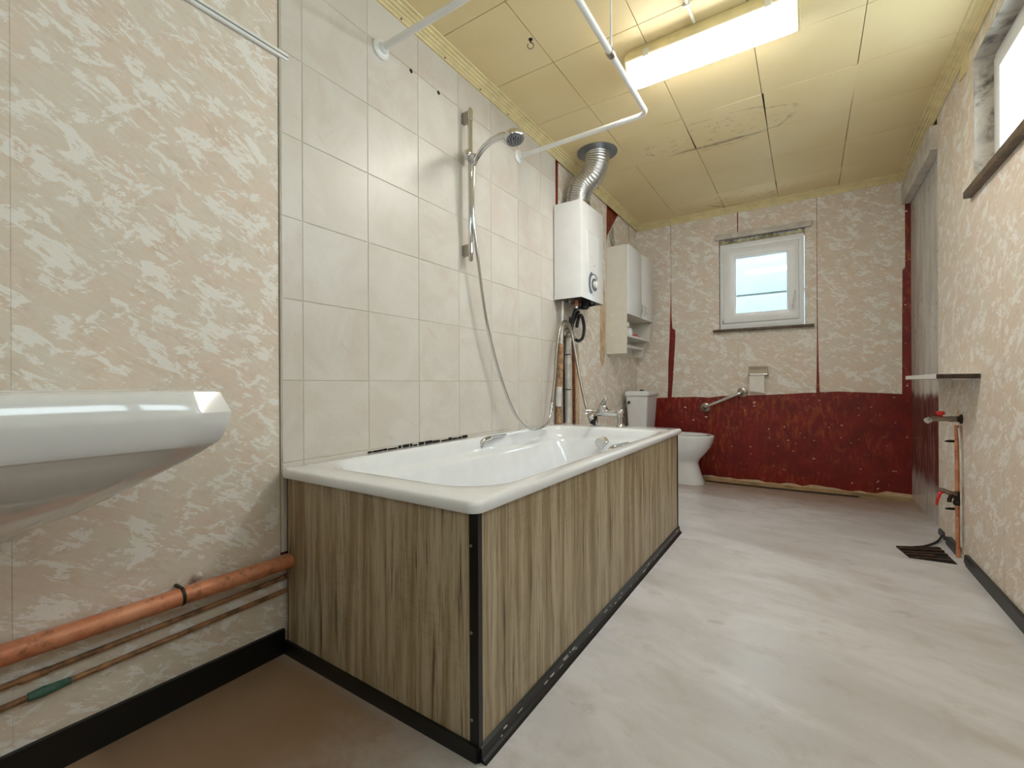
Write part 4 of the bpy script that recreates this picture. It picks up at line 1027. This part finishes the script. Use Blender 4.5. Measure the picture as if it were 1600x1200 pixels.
sp_ = tubo('sealing_strip', catmull([(0.62, 3.935, .0025), (0.9, 3.918, .0055), (1.1, 3.915, .0055), (1.35, 3.925, .0055), (1.61, 3.93, .0055)], 8), 0.0055, 'dark_wood', None, 8)
tag(sp_, 'loose dark sealing strip lying along the floor edge by the red wall', 'strip')

# ================================================================== LEFT WALL PIPES
dp = thing('drain_pipe', 'thick copper waste pipe running level low along the left wall', 'pipe', (0.03, 0.1, 0.28))
tubo('pipe', [(0.032, -0.6, 0.292), (0.032, 0.2, 0.286), (0.032, 0.7565, 0.278)], 0.021, 'copper', dp, 20)
for y in (0.475,): latho('pipe_clip', (0.032, y, 0.283), (0, 1, 0), [(0.0225, 0), (0.023, 0.001), (0.023, 0.006), (0.0225, 0.007)], 'dark_metal', dp, 20); bxo('clip_stem', (0.0008, y, 0.300), (0.03, y + .006, 0.306), 'dark_metal', dp)
for k, (y, z) in enumerate(((0.52, .310), (0.44, .262))):
    bm = bmesh.new(); lathe_axis(bm, (0.004, y, z), (1, 0.3, 0.2), [(0.004, 0), (0.012, 0.008), (0.008, 0.016), (0.002, 0.02)], 7); link('plaster_crumb', bm, 'plaster_white', dp)
adopt(dp)
for k, (z0, z1, lab) in enumerate(((0.216, 0.226, 'upper thin copper water pipe below the thick waste pipe'), (0.176, 0.186, 'lower thin copper water pipe with green corrosion'))):
    tp_ = thing('water_pipe', lab, 'pipe', (0.01, 0.1, z0), 'thin copper pipes on the left wall')
    tubo('pipe', [(0.010, -0.6, z0 - .012), (0.010, 0.25, z0), (0.010, 0.7565, z1)], 0.0062, 'copper_old', tp_, 12)
    if k == 1:
        tubo('corroded_joint', [(0.0105, 0.222, z0 - .0005), (0.0105, 0.245, z0), (0.0105, 0.252, z0), (0.0105, 0.285, z0 + .001)], [.0085, .0105, .0095, .0070], 'verdigris', tp_, 12)
    else:
        tubo('joint', [(0.0105, 0.21, z0 - .0008), (0.0105, 0.25, z0 - .0002)], [.0078, .0078], 'copper_old', tp_, 12)
    adopt(tp_)

# ================================================================== WASH BASIN
wbn = thing('wash_basin', 'white ceramic wall-hung wash basin in the left foreground', 'basin', (0.2, 0.06, 0.79))
BYC = 0.075
def bas(x1, hy, cx, z, x0=0.001):
    """basin outline: straight against the wall, chamfered front corners"""
    def seg(a, b, n): return [(a[0] + (b[0] - a[0]) * i / n, a[1] + (b[1] - a[1]) * i / n) for i in range(n)]
    P = [(x0, BYC - hy), (x1 - cx * 1.6, BYC - hy), (x1 - cx * .35, BYC - hy + cx * .55), (x1, BYC - hy + cx * 1.6), (x1, BYC + hy - cx * 1.6), (x1 - cx * .35, BYC + hy - cx * .55), (x1 - cx * 1.6, BYC + hy), (x0, BYC + hy)]
    out = []
    for i in range(len(P)): out += seg(P[i], P[(i + 1) % len(P)], 5)
    return [(x, y, z) for x, y in out]
BH = .360
S = [bas(.470 - .030, BH - .022, .05, .790), bas(.470 - .018, BH - .014, .055, .787), bas(.470, BH, .06, .752), bas(.470, BH, .06, .742), bas(.470 - .008, BH - .012, .06, .705), bas(.470 - .014, BH - .017, .06, .697),
     bas(.470 - .026, BH - .018, .06, .693), bas(.425, BH - .052, .06, .668), bas(.35, .255, .06, .622), bas(.275, .195, .06, .576), bas(.20, .145, .05, .545), bas(.13, .11, .03, .520), bas(.06, .07, .015, .508)]
bm = bmesh.new(); loft(bm, S, False, True); 
# top rim and bowl
S2 = [bas(.440, BH - .022, .05, .790), bas(.425, .325, .05, .7915, .09), bas(.418, .318, .05, .788, .097), bas(.405, .30, .06, .755, .11), bas(.36, .22, .06, .69, .14), bas(.29, .13, .04, .655, .19)]
loft(bm, S2, False, True)
bmesh.ops.remove_doubles(bm, verts=bm.verts, dist=1e-5)
link('basin_body', bm, 'ceramic', wbn, smooth=28)
latho('waste', (0.24, BYC, .6556), (0, 0, 1), [(0.026, 0), (0.026, 0.002), (0.018, 0.003)], 'chrome', wbn, 20)
latho('waste_trap', (0.10, BYC, .522), (0, 0, -1), [(0.018, 0), (0.018, 0.06), (0.03, 0.065), (0.03, 0.14), (0.022, 0.15)], 'white_plastic', wbn, 18)
adopt(wbn)

# root empties that have no location keep their world-space parts
bpy.context.view_layer.update()
